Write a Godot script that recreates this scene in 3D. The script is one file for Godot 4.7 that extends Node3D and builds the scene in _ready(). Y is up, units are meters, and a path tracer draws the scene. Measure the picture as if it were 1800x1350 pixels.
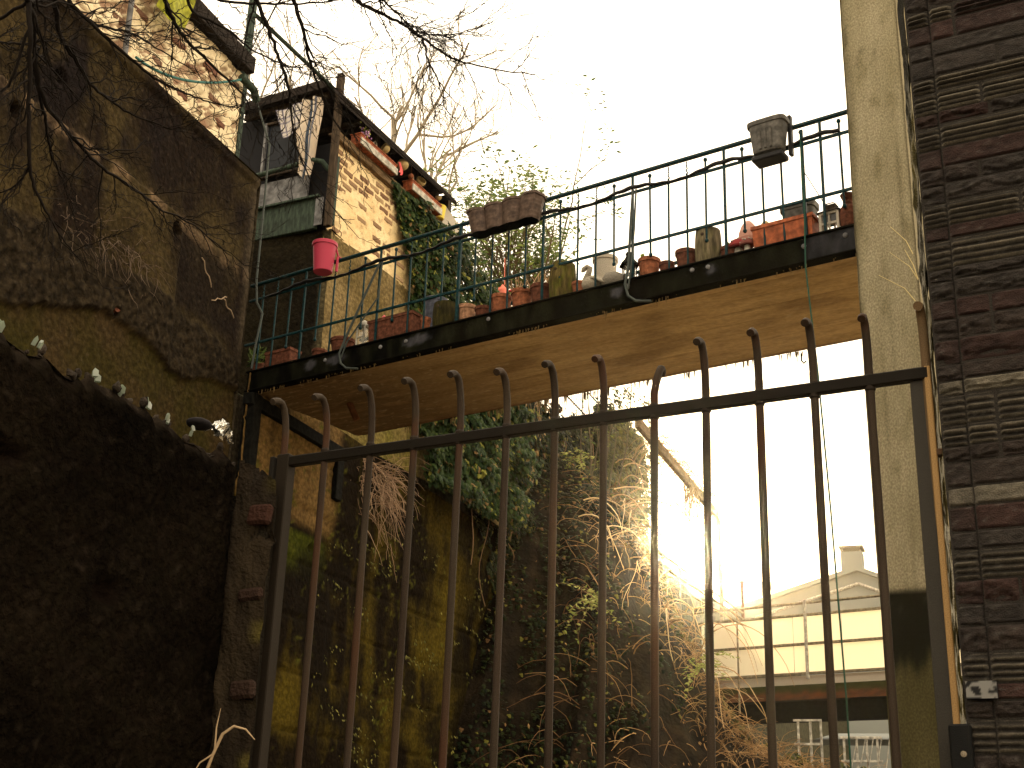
extends Node3D
# A passage seen from the street: barred gate, footbridge with pots, ivy wall and a low sun.

var M := {}
var TX := {}
var rng := RandomNumberGenerator.new()
var na := FastNoiseLite.new()
var nb := FastNoiseLite.new()
var nc := FastNoiseLite.new()

# bridge frame: BO left front corner of the deck, BE along it, BN away from the street
const BO := Vector3(-6.9, 6.0, -10.493)
const BE := Vector3(0.96999, 0, 0.24313)
const BN := Vector3(0.24313, 0, -0.96999)
# gate frame
const GO := Vector3(-0.123, 0, -4.133)
const GU := Vector3(0.99126, 0, 0.13189)
const GN := Vector3(0.13189, 0, -0.99126)
# shed frame: SO the front right corner at the top of the base wall, SD backwards, SL to the left
const SO := Vector3(-7.04, 8.4, -12.0)
const SD := Vector3(0.09758, 0, -0.99523)
const SL := Vector3(-0.99523, 0, -0.09758)
const UP := Vector3(0, 1, 0)

class MB:
	var v := PackedVector3Array()
	var n := PackedVector3Array()
	var c := PackedColorArray()
	var idx := PackedInt32Array()
	var col := Color.WHITE
	func face(p: Array, center: Vector3):
		var m := Vector3.ZERO
		for q in p: m += q
		m /= p.size()
		var nn: Vector3 = (p[1] - p[0]).cross(p[2] - p[0]).normalized()
		if nn.dot(m - center) < 0.0:
			p.reverse()
			nn = -nn
		raw(p, nn)
	func raw(p: Array, nn: Vector3):   # p counter-clockwise seen from outside
		var b := v.size()
		for q in p:
			v.append(q); n.append(nn); c.append(col)
		for i in range(1, p.size() - 1):
			idx.append_array([b, b + i + 1, b + i])
	func quad(a: Vector3, b: Vector3, cc: Vector3, d: Vector3):
		raw([a, b, cc, d], (b - a).cross(cc - a).normalized())
	func box(ctr: Vector3, size: Vector3, basis := Basis(), bev := 0.0):
		var h := size * 0.5
		var g := []
		var k := minf(bev, minf(h.x, minf(h.y, h.z)) * 0.9)
		for sx in [-1, 1]:
			for sy in [-1, 1]:
				for sz in [-1, 1]:
					var px := ctr + basis * Vector3(sx * h.x, sy * (h.y - k), sz * (h.z - k))
					var py := ctr + basis * Vector3(sx * (h.x - k), sy * h.y, sz * (h.z - k))
					var pz := ctr + basis * Vector3(sx * (h.x - k), sy * (h.y - k), sz * h.z)
					g.append([px, py, pz])
		var id := func(a, b, d): return a * 4 + b * 2 + d
		for s in [0, 1]:
			face([g[id.call(s, 0, 0)][0], g[id.call(s, 1, 0)][0], g[id.call(s, 1, 1)][0], g[id.call(s, 0, 1)][0]], ctr)
			face([g[id.call(0, s, 0)][1], g[id.call(1, s, 0)][1], g[id.call(1, s, 1)][1], g[id.call(0, s, 1)][1]], ctr)
			face([g[id.call(0, 0, s)][2], g[id.call(1, 0, s)][2], g[id.call(1, 1, s)][2], g[id.call(0, 1, s)][2]], ctr)
		if k <= 0.0: return
		for s in [0, 1]:
			for t in [0, 1]:
				face([g[id.call(s, t, 0)][0], g[id.call(s, t, 1)][0], g[id.call(s, t, 1)][1], g[id.call(s, t, 0)][1]], ctr)
				face([g[id.call(s, 0, t)][0], g[id.call(s, 1, t)][0], g[id.call(s, 1, t)][2], g[id.call(s, 0, t)][2]], ctr)
				face([g[id.call(0, s, t)][1], g[id.call(1, s, t)][1], g[id.call(1, s, t)][2], g[id.call(0, s, t)][2]], ctr)
				for w in [0, 1]:
					face(g[id.call(s, t, w)].duplicate(), ctr)
	func tube(p: Array, r, sides := 6, cap := true):
		var m := p.size()
		if m < 2: return
		var t0: Vector3 = (p[1] - p[0]).normalized()
		var side := t0.cross(Vector3(0, 1, 0) if absf(t0.y) < 0.9 else Vector3(1, 0, 0)).normalized()
		var b := v.size()
		for i in m:
			var t: Vector3 = (p[mini(i + 1, m - 1)] - p[maxi(i - 1, 0)]).normalized()
			side = (side - t * side.dot(t)).normalized()
			var up := t.cross(side)
			var rr: float = r[i] if r is Array else r
			for k in sides:
				var a := TAU * k / sides
				var d := side * cos(a) + up * sin(a)
				v.append(p[i] + d * rr); n.append(d); c.append(col)
		for i in m - 1:
			for k in sides:
				var a0 := b + i * sides + k
				var a1 := b + i * sides + (k + 1) % sides
				idx.append_array([a0, a0 + sides, a1, a1, a0 + sides, a1 + sides])
		if cap and sides > 3:
			for e in [0, m - 1]:
				var q := []
				for k in sides: q.append(v[b + e * sides + k])
				face(q, p[1] if e == 0 else p[m - 2])
	func lathe(prof: Array, seg := 20, xf := Transform3D()):   # prof of Vector2(radius, height), bottom up along the outside
		for i in prof.size() - 1:
			var a: Vector2 = prof[i]
			var d: Vector2 = prof[i + 1]
			var e := d - a
			if e.length() < 1e-6: continue
			var nn := Vector2(e.y, -e.x).normalized()
			var b := v.size()
			for k in seg + 1:
				var w := TAU * k / seg
				var dir := Vector3(cos(w), 0, sin(w))
				var no := xf.basis * (dir * nn.x + Vector3(0, nn.y, 0))
				v.append(xf * (dir * a.x + Vector3(0, a.y, 0))); n.append(no.normalized()); c.append(col)
				v.append(xf * (dir * d.x + Vector3(0, d.y, 0))); n.append(no.normalized()); c.append(col)
			for k in seg:
				var q := b + k * 2
				idx.append_array([q, q + 2, q + 1, q + 1, q + 2, q + 3])
	func ball(ctr: Vector3, r: Vector3, seg := 10, rings := 6, basis := Basis()):
		var b := v.size()
		for i in rings + 1:
			var p := PI * i / rings
			for k in seg + 1:
				var w := TAU * k / seg
				var d := Vector3(sin(p) * cos(w), -cos(p), sin(p) * sin(w))
				v.append(ctr + basis * (d * r)); n.append((basis * (d / r)).normalized()); c.append(col)
		for i in rings:
			for k in seg:
				var q := b + i * (seg + 1) + k
				idx.append_array([q, q + 1, q + seg + 1, q + 1, q + seg + 2, q + seg + 1])
	func sheet(nu: int, nv: int, f: Callable):   # f(u, v) gives [place, colour]; du x dv points outwards
		var b := v.size()
		for j in nv + 1:
			for i in nu + 1:
				var g: Array = f.call(float(i) / nu, float(j) / nv)
				v.append(g[0]); c.append(g[1])
		for j in nv + 1:
			for i in nu + 1:
				var x0 := b + j * (nu + 1) + maxi(i - 1, 0)
				var x1 := b + j * (nu + 1) + mini(i + 1, nu)
				var y0 := b + maxi(j - 1, 0) * (nu + 1) + i
				var y1 := b + mini(j + 1, nv) * (nu + 1) + i
				n.append((v[x1] - v[x0]).cross(v[y1] - v[y0]).normalized())
		for j in nv:
			for i in nu:
				var q := b + j * (nu + 1) + i
				var s := q + nu + 1
				idx.append_array([q, s, s + 1, q, s + 1, q + 1])
	func mesh() -> ArrayMesh:
		var a := []
		a.resize(Mesh.ARRAY_MAX)
		a[Mesh.ARRAY_VERTEX] = v; a[Mesh.ARRAY_NORMAL] = n; a[Mesh.ARRAY_COLOR] = c; a[Mesh.ARRAY_INDEX] = idx
		var m := ArrayMesh.new()
		m.add_surface_from_arrays(Mesh.PRIMITIVE_TRIANGLES, a)
		return m

var used := {}
func numbered(s: String) -> String:
	var k: int = used.get(s, 0)
	used[s] = k + 1
	return s if k == 0 else "%s_%03d" % [s, k]

func thing(called: String, label: String, category: String, at := Vector3.ZERO, group := "") -> Node3D:
	var o := Node3D.new()
	o.name = numbered(called); add_child(o); o.position = at
	o.set_meta("label", label); o.set_meta("category", category)
	if group: o.set_meta("group", group)
	return o

func part(called: String, b, m: Material, parent: Node, kind := "") -> MeshInstance3D:   # b holds points in the world's axes; they are moved to the parent's
	var o := MeshInstance3D.new()
	o.name = called
	if b is MB:
		var off := Vector3.ZERO
		var p := parent
		while p is Node3D and p != self:
			off += p.position
			p = p.get_parent()
		if off != Vector3.ZERO:
			for i in b.v.size(): b.v[i] -= off
		if m is BaseMaterial3D and m.vertex_color_use_as_albedo:   # stored with 8 bits: keep the darks apart
			for i in b.c.size(): b.c[i] = packed(b.c[i])
		o.mesh = b.mesh()
	else:
		o.mesh = b
	o.material_override = m
	parent.add_child(o, true)
	if kind: o.set_meta("kind", kind)
	return o

func packed(c: Color) -> Color: return Color(pow(maxf(c.r, 0.0), 1.0 / 2.2), pow(maxf(c.g, 0.0), 1.0 / 2.2), pow(maxf(c.b, 0.0), 1.0 / 2.2))

func struct(called: String, b: MB, m: Material):
	var o := part(called, b, m, self)
	o.set_meta("kind", "structure")
	return o

func solo(called: String, b: MB, m: Material, label: String, category: String, group := "", kind := ""):
	var o := part(numbered(called), b, m, self)
	o.set_meta("label", label); o.set_meta("category", category)
	if group: o.set_meta("group", group)
	if kind: o.set_meta("kind", kind)
	return o

func copies(called: String, mesh: Mesh, where: Array, tint: Array, m: Material, parent: Node) -> MultiMeshInstance3D:
	var mm := MultiMesh.new()
	mm.transform_format = MultiMesh.TRANSFORM_3D
	mm.use_colors = true
	mm.mesh = mesh
	mm.instance_count = where.size()
	var off := Vector3.ZERO
	var p := parent
	while p is Node3D and p != self:
		off += p.position
		p = p.get_parent()
	for i in where.size():
		var xf: Transform3D = where[i]
		xf.origin -= off
		mm.set_instance_transform(i, xf)
		mm.set_instance_color(i, packed(tint[i]))
	var o := MultiMeshInstance3D.new()
	o.name = called; o.multimesh = mm; o.material_override = m
	o.set_meta("kind", "stuff")
	parent.add_child(o, true)
	return o

func noise_texture(key: String, freq: float, oct: int, lo: float, hi: float, size := 512, kind := FastNoiseLite.TYPE_SIMPLEX_SMOOTH) -> Texture2D:
	if TX.has(key): return TX[key]
	var f := FastNoiseLite.new()
	f.noise_type = kind; f.frequency = freq; f.fractal_octaves = oct; f.seed = key.hash() % 1000
	f.fractal_gain = 0.55
	var t := NoiseTexture2D.new()
	t.width = size; t.height = size; t.seamless = true; t.noise = f; t.normalize = true
	var g := Gradient.new()
	g.set_color(0, Color(lo, lo, lo)); g.set_color(1, Color(hi, hi, hi))
	t.color_ramp = g
	TX[key] = t
	return t

func mk(key: String, col: Color, rough := 0.85, o := {}) -> StandardMaterial3D:   # col is a linear base colour
	var m := StandardMaterial3D.new()
	m.resource_name = key
	m.albedo_color = col.linear_to_srgb()
	m.roughness = rough
	m.metallic = o.get("metal", 0.0)
	m.metallic_specular = o.get("spec", 0.22)
	m.vertex_color_use_as_albedo = o.get("vc", false)
	m.vertex_color_is_srgb = o.get("vc", false)
	if o.has("tex"): m.albedo_texture = TX[o.tex]
	if o.has("bump"):
		m.heightmap_enabled = true; m.heightmap_texture = TX[o.bump]; m.heightmap_scale = o.get("deep", 0.5)
	if o.has("tex") or o.has("bump"):
		m.uv1_triplanar = true
		m.uv1_world_triplanar = o.get("world", true)
		m.uv1_scale = o.get("uv", Vector3.ONE)
	if o.has("back"):
		m.backlight_enabled = true; m.backlight = Color(o.back)
	m.cull_mode = BaseMaterial3D.CULL_DISABLED
	M[key] = m
	return m

func bp(s: float, h: float, t := 0.0) -> Vector3: return BO + BE * s + UP * h + BN * t
func gp(u: float, y: float, t := 0.0) -> Vector3: return GO + GU * u + UP * y + GN * t
func sp(d: float, h: float, l := 0.0) -> Vector3: return SO + SD * d + UP * h + SL * l
func mix3(a: Color, b: Color, k: float) -> Color: return a.lerp(b, clampf(k, 0, 1))
func along(pts: Array, x: float) -> float:   # piecewise linear, pts sorted by x
	if x <= pts[0].x: return pts[0].y
	for i in pts.size() - 1:
		if x <= pts[i + 1].x: return lerpf(pts[i].y, pts[i + 1].y, (x - pts[i].x) / (pts[i + 1].x - pts[i].x))
	return pts[-1].y
func ss(a: float, b: float, x: float) -> float: return smoothstep(a, b, x)
func rv(a: float) -> Vector3: return Vector3(rng.randf_range(-a, a), rng.randf_range(-a, a), rng.randf_range(-a, a))

func _ready():
	rng.seed = 4711
	na.seed = 3; na.frequency = 1.0; na.fractal_octaves = 4
	nb.seed = 17; nb.frequency = 1.0; nb.fractal_octaves = 3
	nc.seed = 29; nc.frequency = 1.0; nc.fractal_octaves = 2
	# ---- camera, sky, sun, exposure
	var cam := Camera3D.new()
	cam.name = "camera"
	cam.position = Vector3(0, 1.5, 0)
	cam.rotation_order = EULER_ORDER_YXZ
	cam.rotation_degrees = Vector3(20.0, 21.0, 1.95)
	cam.fov = rad_to_deg(2.0 * atan(675.0 / 2250.0))
	cam.far = 600.0
	add_child(cam)
	var env := Environment.new()
	env.background_mode = Environment.BG_SKY
	var sky := Sky.new()
	var sm := ProceduralSkyMaterial.new()
	sm.sky_top_color = Color(1.0, 0.935, 0.83)
	sm.sky_horizon_color = Color(1.0, 0.90, 0.73)
	sm.sky_curve = 0.12
	sm.ground_bottom_color = Color(0.35, 0.30, 0.24)
	sm.ground_horizon_color = Color(0.6, 0.54, 0.45)
	sm.sun_angle_max = 40.0
	sm.sun_curve = 0.12
	sm.energy_multiplier = 2.1
	sky.sky_material = sm
	env.sky = sky
	env.tonemap_mode = Environment.TONE_MAPPER_LINEAR
	env.tonemap_exposure = 1.35
	env.sdfgi_enabled = true; env.ssao_enabled = true; env.ssil_enabled = true
	env.volumetric_fog_enabled = true
	env.volumetric_fog_density = 0.00032
	env.volumetric_fog_albedo = Color(1.0, 0.95, 0.86)
	env.volumetric_fog_anisotropy = 0.97
	var we := WorldEnvironment.new()
	we.name = "world_environment"; we.environment = env
	add_child(we)
	var sun := DirectionalLight3D.new()
	sun.name = "sun"
	sun.light_color = Color(1.0, 0.90, 0.73)
	sun.light_energy = 1.6
	sun.light_angular_distance = 0.5
	sun.shadow_enabled = true
	add_child(sun)
	sun.look_at_from_position(Vector3(-0.213, 0.221, -0.952) * 50.0, Vector3.ZERO)
	materials()
	setting()
	lower_wall()
	retaining_walls()
	white_house()
	shed()
	footbridge()
	pots()
	gate()
	pillar()
	facade()
	ivy()
	bank()
	far_side()
	shrubs()
	street_tree()
	small_things()

func materials():
	noise_texture("grain", 0.02, 5, 0.55, 1.0)
	noise_texture("faint", 0.05, 5, 0.82, 1.0)
	noise_texture("fine", 0.08, 4, 0.62, 1.0)
	noise_texture("mott", 0.008, 6, 0.45, 1.0)
	noise_texture("h_rough", 0.02, 6, 0.0, 1.0)
	noise_texture("h_fine", 0.07, 4, 0.0, 1.0)
	noise_texture("h_pit", 0.03, 3, 0.0, 1.0, 512, FastNoiseLite.TYPE_CELLULAR)
	mk("wall", Color.WHITE, 0.92, {"vc": true, "tex": "grain", "bump": "h_rough", "deep": 1.2, "uv": Vector3(1.3, 1.3, 1.3), "spec": 0.12})
	mk("dark_wall", Color.WHITE, 0.95, {"vc": true, "tex": "grain", "bump": "h_rough", "deep": 1.6, "uv": Vector3(2.2, 2.2, 2.2), "spec": 0.05})
	mk("plain_vc", Color.WHITE, 0.85, {"vc": true})
	mk("stone", Color.WHITE, 0.9, {"vc": true, "tex": "fine", "bump": "h_rough", "deep": 1.0, "uv": Vector3(4, 4, 4)})
	mk("whitewash", Color.WHITE, 0.9, {"vc": true, "tex": "faint", "bump": "h_pit", "deep": 0.8, "uv": Vector3(2.5, 2.5, 2.5)})
	mk("brick", Color.WHITE, 0.8, {"vc": true, "tex": "fine", "bump": "h_fine", "deep": 0.35, "uv": Vector3(4, 4, 4), "spec": 0.28})
	mk("mortar", Color(0.040, 0.035, 0.030), 0.9, {"tex": "fine", "bump": "h_fine", "deep": 0.3, "uv": Vector3(4, 4, 4)})
	mk("pillar", Color.WHITE, 0.9, {"vc": true, "tex": "fine", "bump": "h_rough", "deep": 0.05, "uv": Vector3(1.6, 1.0, 1.6), "spec": 0.12})
	mk("moss", Color.WHITE, 0.95, {"vc": true, "tex": "fine", "bump": "h_fine", "deep": 1.5, "uv": Vector3(3, 3, 3)})
	mk("soffit", Color.WHITE, 0.9, {"vc": true, "tex": "faint", "bump": "h_rough", "deep": 0.5, "uv": Vector3(0.55, 0.55, 0.9), "spec": 0.1})
	mk("fascia", Color.WHITE, 0.8, {"spec": 0.06, "vc": true, "tex": "mott", "bump": "h_fine", "deep": 0.3, "uv": Vector3(1.5, 0.7, 1.5)})
	mk("old_steel", Color(0.016, 0.016, 0.014), 0.8, {"spec": 0.08, "tex": "mott", "bump": "h_fine", "deep": 0.2, "uv": Vector3(3, 3, 3), "metal": 0.2})
	mk("rail_paint", Color(0.008, 0.050, 0.060), 0.45, {"tex": "mott", "uv": Vector3(5, 5, 5)})
	mk("gate_steel", Color.WHITE, 0.55, {"vc": true, "tex": "fine", "bump": "h_fine", "deep": 0.15, "uv": Vector3(6, 6, 6), "spec": 0.16})
	mk("terracotta", Color(0.42, 0.15, 0.075), 0.85, {"tex": "mott", "bump": "h_fine", "deep": 0.1, "uv": Vector3(5, 5, 5)})
	mk("terracotta_dark", Color(0.20, 0.075, 0.045), 0.88, {"tex": "mott", "bump": "h_fine", "deep": 0.1, "uv": Vector3(5, 5, 5)})
	mk("terracotta_pale", Color(0.55, 0.30, 0.18), 0.85, {"tex": "mott", "uv": Vector3(5, 5, 5)})
	mk("orange_plastic", Color(0.55, 0.15, 0.06), 0.5, {"tex": "mott", "uv": Vector3(3, 3, 3), "back": Color(0.25, 0.06, 0.02)})
	mk("pink_plastic", Color(0.62, 0.07, 0.13), 0.4, {"tex": "fine", "uv": Vector3(3, 3, 3), "back": Color(0.2, 0.03, 0.05)})
	mk("brown_plastic", Color(0.17, 0.115, 0.09), 0.55, {"tex": "mott", "uv": Vector3(3, 3, 3)})
	mk("grey_plastic", Color(0.16, 0.15, 0.135), 0.5, {"tex": "mott", "uv": Vector3(3, 3, 3)})
	mk("blue_plastic", Color(0.13, 0.14, 0.19), 0.5, {"tex": "mott", "uv": Vector3(3, 3, 3)})
	mk("white_plastic", Color(0.75, 0.68, 0.56), 0.5, {"tex": "fine", "uv": Vector3(3, 3, 3), "back": Color(0.6, 0.5, 0.36)})
	mk("mossy_wood", Color.WHITE, 0.9, {"vc": true, "tex": "mott", "bump": "h_fine", "deep": 0.4, "uv": Vector3(9, 1.5, 9)})
	mk("wood", Color(0.10, 0.07, 0.045), 0.85, {"tex": "mott", "bump": "h_fine", "deep": 0.4, "uv": Vector3(8, 1.0, 8)})
	mk("wood_beam", Color(0.30, 0.20, 0.11), 0.85, {"tex": "mott", "bump": "h_fine", "deep": 0.4, "uv": Vector3(8, 8, 1.0)})
	mk("green_paint", Color(0.055, 0.085, 0.06), 0.6, {"tex": "mott", "bump": "h_fine", "deep": 0.2, "uv": Vector3(5, 1.2, 5)})
	mk("roof_felt", Color(0.032, 0.024, 0.02), 0.9, {"tex": "grain", "bump": "h_rough", "deep": 1.0, "uv": Vector3(2, 2, 2)})
	mk("dark_inside", Color(0.012, 0.012, 0.014), 0.9)
	mk("dark_screen", Color(0.014, 0.017, 0.024), 0.5, {"tex": "fine", "uv": Vector3(6, 6, 6)})
	mk("panel_grey", Color(0.26, 0.26, 0.27), 0.7, {"tex": "mott", "uv": Vector3(1.5, 1.5, 1.5)})
	mk("cloth", Color.WHITE, 0.95, {"vc": true, "back": Color(0.25, 0.22, 0.18)})
	mk("shell", Color(0.62, 0.47, 0.22), 0.85, {"tex": "fine", "bump": "h_fine", "deep": 0.3, "uv": Vector3(8, 8, 8)})
	mk("leaf", Color.WHITE, 0.5, {"vc": true, "back": Color(0.30, 0.36, 0.07), "spec": 0.2})
	mk("ivy_leaf", Color.WHITE, 0.5, {"vc": true, "back": Color(0.10, 0.12, 0.02), "spec": 0.16})
	mk("dry_leaf", Color.WHITE, 0.7, {"vc": true, "back": Color(0.6, 0.4, 0.16)})
	mk("twig", Color.WHITE, 0.85, {"vc": true})
	mk("bark", Color(0.022, 0.017, 0.014), 0.9, {"tex": "fine", "bump": "h_fine", "deep": 0.2, "uv": Vector3(12, 12, 12)})
	mk("glare_bark", Color(0.26, 0.22, 0.16), 0.9)  # glare of the sky behind is put into the bark colour
	mk("soil", Color(0.035, 0.025, 0.018), 1.0, {"tex": "fine", "bump": "h_rough", "deep": 1.0, "uv": Vector3(6, 6, 6)})
	mk("earth", Color.WHITE, 1.0, {"vc": true, "tex": "mott", "bump": "h_rough", "deep": 3.0, "uv": Vector3(0.9, 0.9, 0.9)})
	mk("ground", Color(0.62, 0.50, 0.33), 0.95, {"tex": "mott", "bump": "h_rough", "deep": 2.0, "uv": Vector3(0.6, 0.6, 0.6)})  # unseen ground, made pale and warm to bounce light onto the bridge underside
	mk("pale_paving", Color(0.42, 0.36, 0.26), 0.95, {"tex": "fine", "uv": Vector3(2, 2, 2)})  # unseen paving, paled to bounce light upwards
	mk("asphalt", Color(0.06, 0.058, 0.055), 0.95, {"tex": "fine", "bump": "h_fine", "deep": 0.4, "uv": Vector3(2, 2, 2)})
	mk("cream_panel", Color(0.86, 0.82, 0.68), 0.6, {"back": Color(1.0, 0.97, 0.90)})
	mk("frame_paint", Color(0.34, 0.28, 0.18), 0.7, {"tex": "mott", "uv": Vector3(3, 3, 3)})
	mk("rust", Color(0.17, 0.065, 0.025), 0.9, {"tex": "mott", "bump": "h_rough", "deep": 0.8, "uv": Vector3(3, 3, 3)})
	mk("slate", Color(0.17, 0.18, 0.165), 0.8)
	mk("white_paint", Color(0.72, 0.68, 0.58), 0.6, {"tex": "mott", "uv": Vector3(2, 2, 2)})
	mk("black_plastic", Color(0.012, 0.012, 0.013), 0.4)
	mk("green_cord", Color(0.015, 0.06, 0.04), 0.6)
	mk("teal_hose", Color(0.03, 0.12, 0.11), 0.5)
	mk("cable", Color(0.05, 0.06, 0.055), 0.6)
	mk("foil", Color(0.75, 0.74, 0.70), 0.22, {"metal": 0.9})
	mk("yellow", Color(0.85, 0.72, 0.12), 0.5, {"back": Color(0.7, 0.6, 0.08)})
	mk("lime", Color(0.60, 0.62, 0.06), 0.6, {"tex": "mott", "uv": Vector3(3, 3, 3), "back": Color(0.5, 0.52, 0.05)})
	var g := StandardMaterial3D.new()
	g.resource_name = "shard_glass"; g.albedo_color = Color(0.80, 0.86, 0.83, 0.35); g.roughness = 0.12
	g.transparency = BaseMaterial3D.TRANSPARENCY_ALPHA
	M["shard_glass"] = g
	var w := StandardMaterial3D.new()
	w.resource_name = "clear_pane"; w.albedo_color = Color(0.95, 0.93, 0.85, 0.12); w.roughness = 0.08
	w.transparency = BaseMaterial3D.TRANSPARENCY_ALPHA
	M["clear_pane"] = w

func setting():
	var b := MB.new()
	b.quad(Vector3(-250, 0, 250), Vector3(250, 0, 250), Vector3(250, 0, -260), Vector3(-250, 0, -260))
	struct("ground", b, M.ground)
	b = MB.new()
	b.quad(Vector3(-2.8, 0.004, 40), Vector3(60, 0.004, 40), Vector3(60, 0.004, -2.4), Vector3(-2.8, 0.004, -2.4))
	struct("road", b, M.asphalt)
	b = MB.new()
	b.box(Vector3(-1.3, 0.06, -3.2), Vector3(2.9, 0.12, 1.6), Basis(), 0.01)
	struct("pavement", b, M.pale_paving)
	b = MB.new(); b.col = Color(0.07, 0.055, 0.038)
	b.box(Vector3(-5.1, 1.42, -1.0), Vector3(3.64, 2.84, 6.8))
	struct("terrace", b, M.earth)
	b = MB.new(); b.col = Color(0.09, 0.085, 0.05)
	b.box(Vector3(-27.2, 4.0, -4.2), Vector3(40, 8.0, 12.4))
	b.box(Vector3(-27.2, 2.95, -11.26), Vector3(40, 5.9, 1.6))
	b.box(Vector3(-27.2, 4.1, -39.2), Vector3(40, 8.2, 54.2))
	struct("hillside", b, M.earth)

func lower_wall():
	var t := thing("boundary_wall", "nearly black rendered wall with a broken rubble top left of the barred gate", "wall", Vector3(-2.85, 0, -4.37))
	var topf := func(z: float) -> float: return 2.985 + 0.035 * na.get_noise_2d(z * 2.0, 3.0) + 0.05 * na.get_noise_2d(z * 9.0, 8.0)
	var b := MB.new()
	b.sheet(200, 110, func(u: float, v: float):
		var z := lerpf(-4.38, 1.5, u)
		var y: float = lerpf(0.0, topf.call(z), v)
		# du runs towards the street, dv up: outside is... turned below by running u backwards
		z = lerpf(1.5, -4.38, u)
		y = lerpf(0.0, topf.call(z), v)
		var d := 0.030 * na.get_noise_3d(0, y * 1.6, z * 1.6) + 0.014 * nb.get_noise_3d(5, y * 9.0, z * 9.0)
		var hole := maxf(0.0, 1.0 - Vector2((z + 3.62) / 0.10, (y - 2.29) / 0.05).length()) + maxf(0.0, 1.0 - Vector2((z + 3.02) / 0.13, (y - 2.62) / 0.04).length())
		d -= 0.05 * ss(0.0, 0.6, hole + 0.3 * nb.get_noise_2d(y * 20.0, z * 20.0))
		d -= 0.05 * ss(0.06, 0.0, topf.call(z) - y)
		d -= 0.04 * ss(-4.32, -4.38, z)
		var k := na.get_noise_3d(9, y * 1.1, z * 1.1)
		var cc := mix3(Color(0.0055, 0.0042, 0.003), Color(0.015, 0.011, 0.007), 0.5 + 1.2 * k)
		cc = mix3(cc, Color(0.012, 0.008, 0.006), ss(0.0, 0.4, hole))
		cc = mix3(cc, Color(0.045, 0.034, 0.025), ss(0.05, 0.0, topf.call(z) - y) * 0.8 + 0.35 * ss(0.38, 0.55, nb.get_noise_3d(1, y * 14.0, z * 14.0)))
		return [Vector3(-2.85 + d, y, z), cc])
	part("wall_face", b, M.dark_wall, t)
	b = MB.new(); b.col = Color(0.06, 0.05, 0.038)
	b.sheet(60, 6, func(u: float, v: float):
		var z := lerpf(1.5, -4.36, u)
		return [Vector3(-2.89 - 0.40 * v, topf.call(z) - 0.02 + 0.03 * sin(v * PI) + 0.02 * nb.get_noise_2d(z * 12.0, v * 5.0), z), Color(0.045, 0.036, 0.028)])
	b.box(Vector3(-3.08, 1.45, -1.45), Vector3(0.36, 2.9, 5.8))
	part("wall_core", b, M.stone, t)
	# end pier turned to the street
	b = MB.new()
	b.sheet(24, 130, func(u: float, v: float):
		var y := lerpf(0.0, 2.99 - 0.10 * u + 0.02 * nb.get_noise_1d(u * 20.0), v)
		var x := lerpf(-2.875, -2.70, u)
		var d := 0.022 * na.get_noise_3d(x * 5.0, y * 2.6, 3.0) + 0.012 * nb.get_noise_3d(x * 14.0, y * 10.0, 1.0)
		d -= 0.05 * ss(0.02, 0.0, absf(y - 2.66 + 0.02 * sin(u * 7.0))) * ss(0.3, 0.5, u)
		var k := na.get_noise_3d(x * 6.0, y * 1.7, 11.0)
		var cc := mix3(Color(0.020, 0.014, 0.009), Color(0.045, 0.032, 0.018), 0.5 + k)
		cc = mix3(cc, Color(0.10, 0.08, 0.02), ss(0.6, 1.0, u) * ss(0.0, 0.3, nb.get_noise_2d(y * 3.0, 4.0)))
		return [Vector3(x, y, -4.37 - 0.02 * u + d), cc])
	b.col = Color(0.03, 0.024, 0.016)
	b.box(Vector3(-2.83, 1.42, -4.47), Vector3(0.20, 2.84, 0.14))
	part("end_pier", b, M.stone, t)
	for k in 3:
		b = MB.new(); b.col = Color(0.060, 0.024, 0.016).lerp(Color(0.045, 0.028, 0.02), rng.randf())
		b.box(Vector3(-2.765 + 0.02 * rng.randf(), [2.745, 2.42, 2.05][k], -4.378), Vector3(0.11, [0.085, 0.05, 0.07][k], 0.04), Basis.from_euler(rv(0.12)), 0.012)
		part("brick", b, M.stone, t)
	# rubble lying in the broken top
	for k in 54:
		b = MB.new()
		var z := lerpf(-1.6, -4.42, (k + rng.randf()) / 54.0)
		var g := rng.randf_range(0.5, 1.1)
		b.col = Color(0.065, 0.05, 0.038) * g
		b.col.a = 1.0
		var s := rng.randf_range(0.010, 0.026)
		b.ball(Vector3(-2.87 - rng.randf_range(0, 0.07), topf.call(z) + 0.006, z), Vector3(s, s * 0.6, s * 0.9), 7, 4, Basis.from_euler(rv(1.5)))
		for i in b.v.size(): b.v[i] += Vector3(1, 1, 1) * 0.012 * nb.get_noise_3dv(b.v[i] * 40.0)
		part("stone", b, M.stone, t)

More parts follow.
